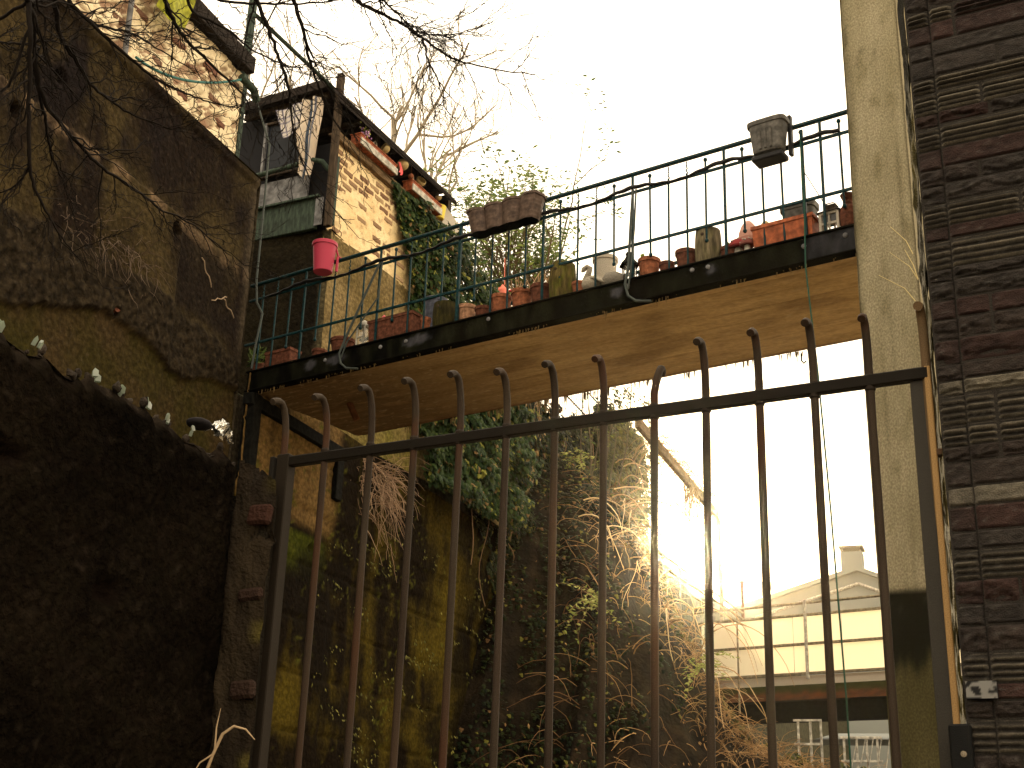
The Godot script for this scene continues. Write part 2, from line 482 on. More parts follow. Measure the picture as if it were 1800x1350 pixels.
func retaining_walls():
	var t := thing("retaining_wall", "tall stained concrete retaining wall with a ledge, from the street to the footbridge", "wall", Vector3(-6.95, 0, -10.4))
	var crack := [Vector2(-10.6, 5.80), Vector2(-9.91, 5.72), Vector2(-9.41, 5.55), Vector2(-9.09, 5.57), Vector2(-8.72, 5.68), Vector2(-8.15, 5.72), Vector2(-7.61, 5.52), Vector2(-7.07, 5.32), Vector2(-5.0, 5.2)]
	var upper := [Vector2(-10.43, 6.05), Vector2(-9.82, 6.14), Vector2(-9.24, 6.17), Vector2(-8.69, 6.22), Vector2(-7.9, 6.17), Vector2(-6.5, 6.0)]
	var b := MB.new()
	b.sheet(300, 240, func(u: float, v: float):
		var z := lerpf(-5.4, -10.42, u)
		var y := lerpf(2.8, 8.2, v)
		var wob := 0.05 * na.get_noise_2d(z * 1.5, 1.0)
		var d := 0.018 * na.get_noise_3d(0, y * 1.3, z * 1.3) + 0.006 * nb.get_noise_3d(2, y * 12.0, z * 12.0)
		var seam := ss(-9.12, -9.14, z)                         # a later pour, set back a little
		var band := ss(7.10 + wob * 0.4, 7.045 + wob * 0.4, y) * (1.0 - 0.75 * ss(-9.05, -9.2, z))
		d += 0.075 * band - 0.018 * seam * ss(5.6, 5.8, y)
		d -= 0.005 * ss(0.012, 0.0, absf(fposmod(y - 7.09 + 0.006 * sin(z * 3.0), 0.36) - 0.02)) * ss(7.2, 7.3, y)
		var cy := along(crack, z) + 0.03 * nb.get_noise_1d(z * 6.0)
		var uy := along(upper, z) + 0.05 * nb.get_noise_1d(z * 4.0 + 9.0)
		var rough := ss(uy + 0.04, uy - 0.04, y) * ss(cy - 0.01, cy + 0.01, y)
		d += rough * (0.022 + 0.02 * na.get_noise_3d(4, y * 5.0, z * 5.0) + 0.014 * nb.get_noise_3d(4, y * 14.0, z * 14.0))
		d -= 0.03 * ss(cy, cy - 0.03, y)
		var hole := 0.0
		for q in [Vector2(-7.27, 7.49), Vector2(-6.78, 6.86), Vector2(-8.99, 6.89), Vector2(-8.30, 5.74)]:
			hole = maxf(hole, 1.0 - Vector2((z - q.x) * 1.15, y - q.y).length() / (0.085 if q.y > 6.0 else 0.05) + 0.4 * nb.get_noise_2d(z * 15.0, y * 15.0))
		d -= 0.16 * ss(0.1, 0.5, hole)
		d -= 0.06 * ss(-10.37, -10.42, z) + 0.04 * ss(8.16, 8.2, y)
		d += 0.03 * ss(8.06, 8.08, y)
		# stains: brown and olive in broad patches, pale along the lip, black runs
		var k := na.get_noise_3d(7, y * 0.7, z * 0.7)
		var run := nb.get_noise_3d(3, y * 0.35, z * 4.0)
		var cc := mix3(Color(0.018, 0.012, 0.009), Color(0.070, 0.051, 0.021), 0.42 + 1.5 * k + 0.5 * run)
		cc = mix3(cc, Color(0.016, 0.0115, 0.0105), ss(0.05, 0.35, na.get_noise_3d(1, y * 0.55 + 4.0, z * 0.9) + 0.15 * run) * ss(uy, uy + 0.3, y))
		cc = mix3(cc, Color(0.014, 0.010, 0.009), 0.75 * seam * ss(7.15, 6.9, y) * ss(6.1, 6.3, y) * ss(-10.25, -9.9, z))
		var lip := ss(0.13, 0.02, absf(y - 7.02 - wob * 0.4 + 0.06 * nb.get_noise_1d(z * 3.0))) * ss(-0.25, 0.25, nb.get_noise_1d(z * 2.3 + 4.0))
		cc = mix3(cc, Color(0.20, 0.135, 0.080), lip * (0.9 - 0.4 * seam))
		cc = mix3(cc, mix3(Color(0.018, 0.0135, 0.0085), Color(0.048, 0.036, 0.022), 0.5 + nb.get_noise_3d(6, y * 11.0, z * 11.0) * 1.5), rough)
		cc = mix3(cc, mix3(Color(0.062, 0.042, 0.018), Color(0.046, 0.039, 0.010), 0.5 + 1.5 * nb.get_noise_3d(8, y * 0.8, z * 1.2)), ss(cy, cy - 0.02, y))
		cc = mix3(cc, Color(0.11, 0.085, 0.055), ss(-10.2, -10.4, z) * 0.8 * ss(6.0, 6.4, y))  # light on the turned wall end, painted in as a pale strip
		cc = mix3(cc, Color(0.13, 0.10, 0.07), ss(0.40, 0.6, nb.get_noise_3d(12, y * 16.0, z * 16.0)) * 0.3)
		cc = mix3(cc, Color(0.02, 0.015, 0.012), ss(0.1, 0.4, hole))
		return [Vector3(-6.95 + d, y, z), cc])
	part("wall_face", b, M.wall, t)
	b = MB.new(); b.col = Color(0.10, 0.08, 0.05)
	b.box(Vector3(-7.12, 4.05, -2.6), Vector3(0.18, 8.1, 15.4))
	b.quad(Vector3(-7.4, 8.17, -5.0), Vector3(-6.93, 8.17, -5.0), Vector3(-6.93, 8.17, -10.42), Vector3(-7.4, 8.17, -10.42))
	b.quad(Vector3(-7.4, 2.8, -10.425), Vector3(-7.4, 8.17, -10.425), Vector3(-6.97, 8.17, -10.425), Vector3(-6.97, 2.8, -10.425))
	part("wall_core", b, M.wall, t)
	for q in [[-9.60, 6.72, 0.22, 0.5], [-9.86, 6.55, 0.13, -0.9], [-10.03, 6.52, 0.12, 1.0]]:   # dead tendrils still stuck to the face
		b = MB.new(); b.col = Color(0.30, 0.22, 0.15)
		var pts := []
		for i in 7: pts.append(Vector3(-6.925 + 0.01 * sin(i * 1.7), q[1] - q[2] * 0.5 * (i / 3.0 - 1.0) + 0.012 * sin(i * 2.1), q[0] - q[2] * q[3] * (i / 3.0 - 1.0)))
		b.tube(pts, 0.006, 5)
		part("dead_tendril", b, M.twig, t)

	# the wall goes on behind the gate, under the bridge and up to the shed
	t = thing("retaining_wall", "mossy ochre retaining wall behind the gate, running under the footbridge to the ivy", "wall", Vector3(-6.95, 0, -12.0))
	b = MB.new()
	b.sheet(300, 170, func(u: float, v: float):
		var z := lerpf(-10.45, -24.6, u)
		var y := lerpf(1.2, 5.98, v)
		var d := 0.03 * na.get_noise_3d(0, y * 1.1, z * 1.1) + 0.008 * nb.get_noise_3d(2, y * 9.0, z * 9.0)
		var lift := fposmod(y - 4.88 + 0.012 * sin(z * 2.0), 0.58)
		d -= 0.035 * ss(0.035, 0.0, absf(lift - 0.03)) * (0.5 + 0.5 * ss(-0.3, 0.2, nb.get_noise_2d(z * 1.1, y * 0.5)))
		d += 0.03 * ss(4.86, 4.90, y)
		d += ss(-13.2, -13.0, z) * 0.05
		d -= 0.03 * ss(4.6, 4.5, y) * ss(-12.5, -12.6, z)
		var hole := maxf(0.0, 1.0 - Vector2(z + 12.05, y - 4.52).length() / 0.06)
		d -= 0.12 * hole
		var k := na.get_noise_3d(3, y * 0.6, z * 0.45)
		var run := nb.get_noise_3d(7, y * 0.3, z * 3.0)
		var cc := mix3(Color(0.012, 0.008, 0.004), Color(0.100, 0.072, 0.009), 0.18 + 1.6 * k + 0.7 * run + 0.40 * ss(-14.0, -17.0, z))
		cc = mix3(cc, Color(0.26, 0.16, 0.06), ss(4.66, 4.8, y) * ss(-12.6, -12.3, z) * (0.7 + 0.5 * run))
		cc = mix3(cc, Color(0.07, 0.085, 0.008), ss(4.66, 4.6, y) * ss(4.1, 4.4, y) * ss(-12.5, -12.2, z) * 0.8)
		cc = mix3(cc, Color(0.011, 0.008, 0.005), ss(0.0, 0.3, na.get_noise_3d(12, y * 0.8, z * 0.7) - 0.05) * ss(4.7, 4.3, y) * 0.85)
		cc = mix3(cc, Color(0.10, 0.10, 0.015), ss(0.25, 0.5, nb.get_noise_3d(5, y * 7.0, z * 7.0)) * ss(0.0, 0.3, nb.get_noise_3d(9, y * 0.5, z * 1.3)) * 0.9)
		cc = mix3(cc, Color(0.02, 0.016, 0.01), hole)
		return [Vector3(-6.95 + d, y, z), cc])
	b.col = Color(0.1, 0.08, 0.05)
	b.box(Vector3(-7.15, 2.9, -17.4), Vector3(0.2, 5.8, 13.6))
	part("wall_face", b, M.wall, t)
	b = MB.new()
	b.sheet(150, 60, func(u: float, v: float):
		var z := lerpf(-12.06, -24.6, u)
		var y := lerpf(5.98, 8.40, v)
		var d := 0.025 * na.get_noise_3d(0, y * 1.1, z * 1.1) + 0.01 * nb.get_noise_3d(2, y * 9.0, z * 9.0)
		var cc := mix3(Color(0.20, 0.145, 0.06), Color(0.34, 0.25, 0.12), 0.5 + 1.2 * na.get_noise_3d(3, y * 1.2, z * 1.2))
		cc = mix3(cc, Color(0.16, 0.14, 0.03), ss(7.0, 6.3, y) * (0.5 + nb.get_noise_2d(z * 2.0, 3.0)))
		return [Vector3(-7.03 + 0.098 * clampf(-12.06 - z, 0.0, 3.2) + d, y, z), cc])
	part("upper_face", b, M.wall, t)
	b = MB.new()
	b.sheet(60, 60, func(u: float, v: float):
		var x := lerpf(-9.6, -7.0, u)
		var y := lerpf(5.9, 8.40, v)
		var cc := mix3(Color(0.016, 0.013, 0.009), Color(0.036, 0.029, 0.015), 0.5 + na.get_noise_3d(x * 1.5, y * 0.8, 3.0))
		cc = mix3(cc, Color(0.15, 0.125, 0.07), ss(-7.12, -7.05, x) * 0.8)
		return [Vector3(x, y, -12.05 + 0.02 * nb.get_noise_2d(x * 3.0, y * 3.0)), cc])
	b.col = Color(0.08, 0.065, 0.04)
	b.quad(Vector3(-9.6, 8.4, -12.05), Vector3(-7.0, 8.4, -12.05), Vector3(-7.0, 8.4, -24.6), Vector3(-9.6, 8.4, -24.6))
	part("end_face", b, M.wall, t)

func white_house():
	# its flank stands on the retaining wall
	var t := thing("whitewashed_house", "old house flank with peeling whitewash on top of the retaining wall", "house", Vector3(-7.2, 8.2, -10.2))
	var b := MB.new()
	b.sheet(170, 70, func(u: float, v: float):
		var z := lerpf(-5.6, -10.21, u)
		var y := lerpf(8.1, 9.42, v)
		var d := 0.022 * na.get_noise_3d(0, y * 3.0, z * 3.0) + 0.012 * nb.get_noise_3d(2, y * 13.0, z * 13.0)
		var k := na.get_noise_3d(1, y * 2.4, z * 2.4 + y * 1.4) + 0.9 * nb.get_noise_3d(6, y * 10.0, z * 8.0 + y * 6.0)
		var p := ss(0.06, 0.22, k + 0.10 * ss(-9.4, -8.6, z))
		d -= 0.018 * p
		var cc := mix3(Color(0.93, 0.80, 0.55), Color(0.84, 0.70, 0.46), 0.5 + nb.get_noise_3d(3, y * 4.0, z * 4.0))
		cc = mix3(cc, mix3(Color(0.30, 0.16, 0.10), Color(0.36, 0.27, 0.17), 0.5 + 1.5 * nb.get_noise_3d(8, y * 3.0, z * 3.0)), p * 0.9)
		cc = mix3(cc, Color(0.82, 0.70, 0.46), ss(9.37, 9.40, y))
		return [Vector3(-7.2 + d, y, z), cc])
	part("flank_wall", b, M.whitewash, t)
	b = MB.new(); b.col = Color(0.72, 0.6, 0.4)
	b.box(Vector3(-8.7, 8.75, -7.9), Vector3(2.9, 1.3, 4.58))
	b.quad(Vector3(-10.1, 8.1, -10.215), Vector3(-10.1, 9.42, -10.215), Vector3(-7.2, 9.42, -10.215), Vector3(-7.2, 8.1, -10.215))
	part("house_body", b, M.whitewash, t)
	for q in [[-8.15, 8.72, 0.22], [-8.42, 8.98, 0.24], [-9.05, 9.06, 0.25], [-9.3, 8.95, 0.2], [-8.0, 9.0, 0.2], [-9.62, 9.12, 0.24], [-9.75, 8.82, 0.2], [-8.75, 8.66, 0.18], [-9.2, 8.55, 0.2], [-10.05, 9.22, 0.2], [-9.9, 8.62, 0.16]]:
		b = MB.new(); b.col = Color(0.26, 0.12, 0.08).lerp(Color(0.36, 0.22, 0.15), rng.randf())
		b.box(Vector3(-7.212, q[1], q[0]), Vector3(0.035, 0.075, q[2]), Basis.from_euler(Vector3(rng.randf_range(-0.05, 0.05), 0, 0)), 0.012)
		part("brick", b, M.stone, t)
	# overhanging dark verge, made of boards
	for k in 9:
		b = MB.new()
		b.box(Vector3(-7.13, 9.52, -8.62 - 0.19 * k), Vector3(0.10, 0.20 + 0.012 * sin(k * 2.3), 0.184), Basis(), 0.008)
		part("verge_board", b, M.roof_felt, t)
	b = MB.new()
	b.box(Vector3(-8.6, 9.54, -7.85), Vector3(2.9, 0.14, 4.75), Basis(), 0.02)
	part("roof_slab", b, M.roof_felt, t)
	b = MB.new()
	b.tube([Vector3(-7.14, 8.30, -8.22), Vector3(-7.14, 8.75, -8.20), Vector3(-7.14, 9.4, -8.18)], 0.028, 10)
	part("drainpipe", b, M.panel_grey, t)
	b = MB.new()
	b.tube([Vector3(-7.12, 9.28, -10.05), Vector3(-7.10, 9.25, -10.28), Vector3(-7.10, 9.15, -10.36)], 0.045, 10)
	part("gutter_spout", b, M.green_paint, t)
	# lime sheet over the wall top
	b = MB.new()
	b.sheet(14, 14, func(u: float, v: float):
		var z := lerpf(-8.40, -8.92, u)
		var y := lerpf(8.95 + 0.22 * absf(u - 0.3), 9.75, v)
		return [Vector3(-7.02 + 0.07 * sin(u * 5.0 + v * 2.0) * 0.6 + 0.06 * sin(v * PI), y, z), Color.WHITE])
	solo("plastic_sheet", b, M.lime, "lime yellow plastic sheet hanging beside the dark verge of the whitewashed house", "plastic sheet")
	# green post with brace
	t = thing("washing_line_post", "green timber post with a slanting brace at the end of the whitewashed house", "post", Vector3(-7.28, 8.2, -10.35))
	b = MB.new(); b.box(Vector3(-7.28, 9.9, -10.33), Vector3(0.075, 3.5, 0.075), Basis(), 0.006)
	part("post", b, M.green_paint, t)
	b = MB.new(); b.tube([Vector3(-7.25, 10.32, -10.36), Vector3(-6.98, 10.2, -12.1)], 0.034, 4)
	part("brace", b, M.green_paint, t)
	# hose and cable
	b = MB.new()
	var pts := []
	for i in 15:
		var k := i / 14.0
		pts.append(Vector3(-7.12, 8.42 + 0.86 * pow(k, 1.5) - 0.02 * sin(k * PI), lerpf(-8.35, -10.1, k)))
	b.tube(pts, 0.014, 6)
	solo("garden_hose", b, M.teal_hose, "teal hose slung across the peeling whitewashed house flank", "hose")
	b = MB.new()
	b.tube([Vector3(-7.10, 9.15, -10.36), Vector3(-6.9, 8.6, -10.40), Vector3(-6.885, 7.8, -10.40), Vector3(-6.89, 7.0, -10.42), Vector3(-6.87, 6.75, -10.44), Vector3(-6.80, 6.62, -10.46), Vector3(-6.84, 6.3, -10.46), Vector3(-6.86, 6.02, -10.46)], 0.011, 6)
	solo("cable", b, M.cable, "grey cable running down the end edge of the tall retaining wall to the bridge railing", "cable")

func shed():
	var t := thing("garden_shed", "ramshackle shed with a dark flat roof on a whitewashed brick base beyond the footbridge", "shed", SO)
	var bs := Basis(-SL, UP, -SD)   # x to the right, y up, z to the street
	var b := MB.new()
	# whitewashed brick side wall
	b.sheet(150, 60, func(u: float, v: float):
		var d := lerpf(0.0, 3.0, u)
		var h := lerpf(-0.02, 1.2, v)
		var nx := 0.012 * nb.get_noise_2d(d * 6.0, h * 6.0) + 0.01 * na.get_noise_2d(d * 2.0, h * 2.0)
		var cc := mix3(Color(0.95, 0.77, 0.46), Color(0.90, 0.66, 0.36), 0.5 + 1.4 * na.get_noise_2d(d * 1.6 + 4.0, h * 1.6))
		cc = mix3(cc, Color(0.36, 0.24, 0.13), ss(0.2, 0.5, nb.get_noise_2d(d * 7.0, h * 7.0 + 7.0)) * 0.55)
		cc = mix3(cc, Color(0.22, 0.18, 0.05), ss(1.2, 1.7, d) * 0.5)
		return [sp(d, h, nx * -1.0), cc])
	part("brick_wall", b, M.whitewash, t)
	for row in 12:
		for k in 9:
			var d := 0.10 + 0.245 * k + (0.12 if row % 2 else 0.0)
			var h := 1.10 - 0.095 * row
			if d > 1.75 or rng.randf() > (0.75 if row < 4 else 0.28): continue
			b = MB.new()
			b.col = Color(0.32, 0.18, 0.11).lerp(Color(0.85, 0.62, 0.35), rng.randf() * rng.randf() * (1.0 if row > 3 else 1.3))
			b.box(sp(d, h, 0.007), Vector3(0.03, 0.068, 0.205), bs.rotated(UP, rng.randf_range(-0.02, 0.02)), 0.010)
			part("brick", b, M.stone, t)
	# weathered plate and sill above the bricks
	for k in 4:
		b = MB.new()
		b.box(sp(0.38 + 0.76 * k, 1.235 - 0.012 * (k % 2), -0.02), Vector3(0.10, 0.09, 0.755), bs.rotated(SL, 0.006 * (k % 3)), 0.008)
		part("wall_plate", b, M.wood_beam, t)
	b = MB.new(); b.box(sp(1.5, 1.295, 0.02), Vector3(0.16, 0.03, 3.0), bs, 0.004)
	part("sill", b, M.wood_beam, t)
	# roof with a turned-down edge
	b = MB.new()
	b.box(sp(1.50, 2.02, 0.86), Vector3(1.34, 0.06, 3.06), bs.rotated(SD, -0.03), 0.01)
	var hi := [sp(-0.05, 2.06, 0.20), sp(3.02, 2.06, 0.20)]
	var lo := [sp(-0.30, 1.60, -0.21), sp(2.72, 1.60, -0.21)]
	var th := Vector3(0, 0.05, 0)
	var mid: Vector3 = (hi[0] + lo[1]) * 0.5 + th * 0.5
	b.face([hi[0], hi[1], lo[1], lo[0]], mid + UP)
	b.face([hi[0] + th, hi[1] + th, lo[1] + th, lo[0] + th], mid - UP)
	for q in [[hi[0], lo[0]], [hi[1], lo[1]], [lo[0], lo[1]], [hi[0], hi[1]]]:
		b.face([q[0], q[1], q[1] + th, q[0] + th], mid)
	part("roof", b, M.roof_felt, t)
	b = MB.new()
	b.face([lo[0] - th * 1.2, lo[1] - th * 0.2, lo[1] + th * 1.1, lo[0] + th * 1.2], mid)
	b.tube([lo[0], lo[1]], 0.012, 5)
	b.box(sp(-0.055, 1.99, 0.84), Vector3(1.40, 0.13, 0.03), bs.rotated(SD, -0.03), 0.004)
	part("roof_edge", b, M.roof_felt, t)
	for k in 5:
		b = MB.new(); b.box(sp(0.1 + 0.7 * k, 1.93, 0.86), Vector3(1.30, 0.08, 0.06), bs.rotated(SD, -0.03), 0.004)
		part("rafter", b, M.wood, t)
	# posts
	b = MB.new(); b.box(sp(-0.10, 1.00, -0.085), Vector3(0.085, 2.10, 0.07), bs, 0.006)
	part("corner_post", b, M.wood, t)
	b = MB.new(); b.box(sp(-0.05, 0.45, -0.10), Vector3(0.05, 0.92, 0.06), bs, 0.004)
	part("downpipe", b, M.green_paint, t)
	for k in 3:
		b = MB.new(); b.box(sp([1.0, 2.0, 2.9][k], 1.55, 0.04), Vector3(0.06, 0.5, 0.06), bs, 0.004)
		part("side_post", b, M.wood, t)
	b = MB.new()
	b.box(sp(2.0, 1.5, 1.55), Vector3(0.06, 1.0, 3.4), bs)
	b.box(sp(0.30, 1.1, 1.98), Vector3(1.70, 1.75, 0.10), bs)
	b.box(sp(3.0, 1.4, 0.8), Vector3(1.5, 1.1, 0.06), bs)
	b.box(sp(1.4, 0.6, 0.9), Vector3(1.65, 1.2, 2.7), bs)
	part("inner_wall", b, M.dark_inside, t)
	# front: low box, grey panel, rail, dark screened window
	b = MB.new(); b.box(sp(-0.03, 0.20, 0.66), Vector3(1.06, 0.42, 0.06), bs, 0.008)
	part("front_boarding", b, M.green_paint, t)
	b = MB.new(); b.box(sp(-0.075, 0.41, 0.62), Vector3(1.06, 0.03, 0.06), bs, 0.004)
	part("boarding_cap", b, M.green_paint, t)
	b = MB.new(); b.box(sp(-0.07, 0.20, 0.085), Vector3(0.11, 0.37, 0.012), bs, 0.002)
	part("boarding_end", b, M.panel_grey, t)
	b = MB.new(); b.box(sp(0.0, 0.61, 0.72), Vector3(0.80, 0.37, 0.03), bs, 0.003)
	part("grey_panel", b, M.panel_grey, t)
	b = MB.new()
	b.tube([sp(-0.10, 0.87, 1.16), sp(-0.10, 0.90, 0.40), sp(-0.12, 0.905, 0.22), sp(-0.10, 0.86, 0.08), sp(-0.06, 0.75, 0.0)], 0.032, 8)
	part("green_rail", b, M.green_paint, t)
	b = MB.new(); b.box(sp(0.02, 1.26, 0.72), Vector3(0.64, 0.76, 0.012), bs)
	part("window_screen", b, M.dark_screen, t)
	for q in [[1.06, 1.27, 0.035, 0.80], [0.39, 1.27, 0.035, 0.80], [0.725, 1.65, 0.70, 0.035], [0.725, 0.89, 0.70, 0.035]]:
		b = MB.new(); b.box(sp(0.0, q[1], q[0]), Vector3(q[2], q[3], 0.05), bs, 0.004)
		part("window_frame", b, M.panel_grey if q[2] < 0.1 else M.wood, t)
	# cloths hanging at the front corner
	b = MB.new()
	b.sheet(22, 22, func(u: float, v: float):
		var l := lerpf(0.84, 0.40, u) - 0.16 * (1.0 - v) * (1.0 - u)
		var h := lerpf(1.30 + 0.10 * u, 1.74, v)
		var check: bool = fposmod(u * 6.0, 1.0) < 0.16 or fposmod(v * 6.0, 1.0) < 0.16
		return [sp(-0.14 + 0.03 * sin(u * 6.0), h, l), Color(0.16, 0.15, 0.20) if check else Color(0.50, 0.46, 0.42)])
	solo("checked_cloth", b, M.cloth, "white cloth with a dark check hung under the shed roof", "cloth")
	b = MB.new()
	b.sheet(40, 40, func(u: float, v: float):
		var l := lerpf(0.47, 0.10, u) + 0.05 * (1.0 - v) * (0.3 - u)
		l = lerpf(0.30, l, 0.45 + 0.55 * ss(0.0, 0.7, v))
		var h := lerpf(0.62 + 0.2 * absf(u - 0.6), 1.76, v)
		var st := sin(u * 15.0 + v * 1.2)
		var cc := mix3(Color(0.62, 0.52, 0.40), Color(0.50, 0.43, 0.36), 0.5 + nb.get_noise_2d(u * 6.0, v * 6.0))
		if absf(u - 0.48) < 0.07: cc = Color(0.055, 0.075, 0.11)
		elif absf(u - 0.72) < 0.025: cc = Color(0.12, 0.13, 0.17)
		return [sp(-0.17 + 0.035 * st + 0.02 * sin(v * 9.0), h, l), cc])
	solo("striped_curtain", b, M.cloth, "cream curtain with dark blue stripes tied at the shed corner post", "curtain")
	# planters on the sill
	for q in [[0.78, 0.88, "near"], [2.02, 0.80, "far"]]:
		var pl := thing("window_box", "orange window box on the shed sill, the one %s" % ("nearer the corner post" if q[2] == "near" else "beside the yellow pot"), "planter", sp(q[0], 1.31, -0.06), "window boxes on the shed sill")
		b = MB.new()
		b.box(sp(q[0], 1.375, -0.07), Vector3(0.15, 0.15, q[1]), bs, 0.01)
		part("box", b, M.orange_plastic, pl)
		b = MB.new(); b.box(sp(q[0], 1.45, -0.07), Vector3(0.17, 0.022, q[1] + 0.02), bs, 0.006)
		part("rim", b, M.orange_plastic, pl)
		b = MB.new(); b.box(sp(q[0], 1.345, -0.155), Vector3(0.02, 0.095, q[1]), bs, 0.004)
		part("pale_board", b, M.white_paint, pl)
	# four half shells as bird feeders, hung from the rafters
	for k in 4:
		var d: float = [0.92, 1.38, 1.86, 2.35][k]
		var fd := thing("coconut_feeder", "half coconut under the shed eave, %s" % ["open side showing, nearest the purple flowers", "round back turned out, above the red rag", "open side showing, above the rusty ball", "small one near the far eave end"][k], "bird feeder", sp(d, 1.62, -0.05), "coconut feeders under the eave")
		b = MB.new()
		var xf := Transform3D(bs * Basis.from_euler(Vector3([1.2, -1.3, 1.1, 0.6][k], 0.3 * k, [0.4, 0.2, -0.5, 0.3][k])), sp(d, 1.55, -0.13))
		var pr := []
		var r0: float = [0.070, 0.078, 0.072, 0.045][k]
		for i in 9: pr.append(Vector2(r0 * sin(PI * 0.62 * i / 8.0), -r0 * cos(PI * 0.62 * i / 8.0)))
		for i in 9: pr.append(Vector2(r0 * 0.88 * sin(PI * 0.62 * (8 - i) / 8.0), -r0 * 0.88 * cos(PI * 0.62 * (8 - i) / 8.0)))
		b.lathe(pr, 16, xf)
		part("shell", b, M.shell, fd)
		b = MB.new(); b.tube([sp(d, 1.58, -0.13), sp(d + 0.01, 1.70, -0.13)], 0.004, 4)
		part("string", b, M.cable, fd)
	b = MB.new()
	for k in 46:
		b.col = Color(0.42, 0.22, 0.55).lerp(Color(0.65, 0.4, 0.6), rng.randf()) if k < 34 else Color(0.5, 0.55, 0.12)
		var p := sp(0.46, 1.50, -0.12) + Vector3(rng.randfn() * 0.035, rng.randfn() * 0.05, rng.randfn() * 0.04) + (Vector3(0, 0.08, 0) if k >= 34 else Vector3.ZERO)
		b.ball(p, Vector3(0.014, 0.010, 0.014), 5, 3, Basis.from_euler(rv(2)))
	b.col = Color(0.1, 0.12, 0.05)
	b.tube([sp(0.46, 1.50, -0.12), sp(0.47, 1.70, -0.12)], 0.005, 4)
	solo("flower_bunch", b, M.plain_vc, "purple and yellow flower bunch hung under the shed eave", "flowers")
	b = MB.new(); b.ball(sp(1.60, 1.49, -0.13), Vector3(0.04, 0.04, 0.04), 12, 8)
	b.tube([sp(1.60, 1.52, -0.13), sp(1.60, 1.70, -0.13)], 0.004, 4)
	solo("ball_ornament", b, M.terracotta, "small rust coloured ball hanging between two half coconuts", "ornament")
	b = MB.new(); b.col = Color(0.75, 0.12, 0.12)
	b.sheet(6, 6, func(u: float, v: float): return [sp(1.24 + 0.09 * u + 0.03 * sin(v * 4.0), 1.36 + 0.14 * v, -0.16 - 0.02 * sin(u * 6.0)), Color(0.75, 0.14, 0.14)])
	solo("red_rag", b, M.cloth, "small bright red rag at the end of the first window box", "rag")
	b = MB.new()
	b.lathe([Vector2(0.0, 0.0), Vector2(0.075, 0.0), Vector2(0.10, 0.19), Vector2(0.092, 0.19), Vector2(0.07, 0.02)], 18, Transform3D(Basis(), sp(2.52, 1.31, -0.05)))
	solo("yellow_pot", b, M.yellow, "bright yellow pot at the far end of the shed sill", "pot")
	b = MB.new(); b.box(sp(2.82, 1.36, -0.08), Vector3(0.02, 0.30, 0.46), bs.rotated(SL, 0.25), 0.002)
	solo("white_board", b, M.white_plastic, "slanting white plastic board beside the yellow pot on the shed", "board")
	# wire stand and small trinkets
	var wh := thing("wire_hooks", "bent pale wire hooks standing in the shed window boxes", "wire hooks", sp(1.2, 1.48, -0.08))
	for q in [[0.70, 0.1], [0.82, -0.1], [1.66, 0.08], [1.76, -0.1]]:
		b = MB.new()
		b.tube([sp(q[0], 1.48, -0.08), sp(q[0] + q[1] * 0.3, 1.55, -0.09), sp(q[0] + q[1] * 0.7, 1.57, -0.09), sp(q[0] + q[1], 1.50, -0.08)], 0.006, 5)
		part("hook", b, M.white_paint, wh)

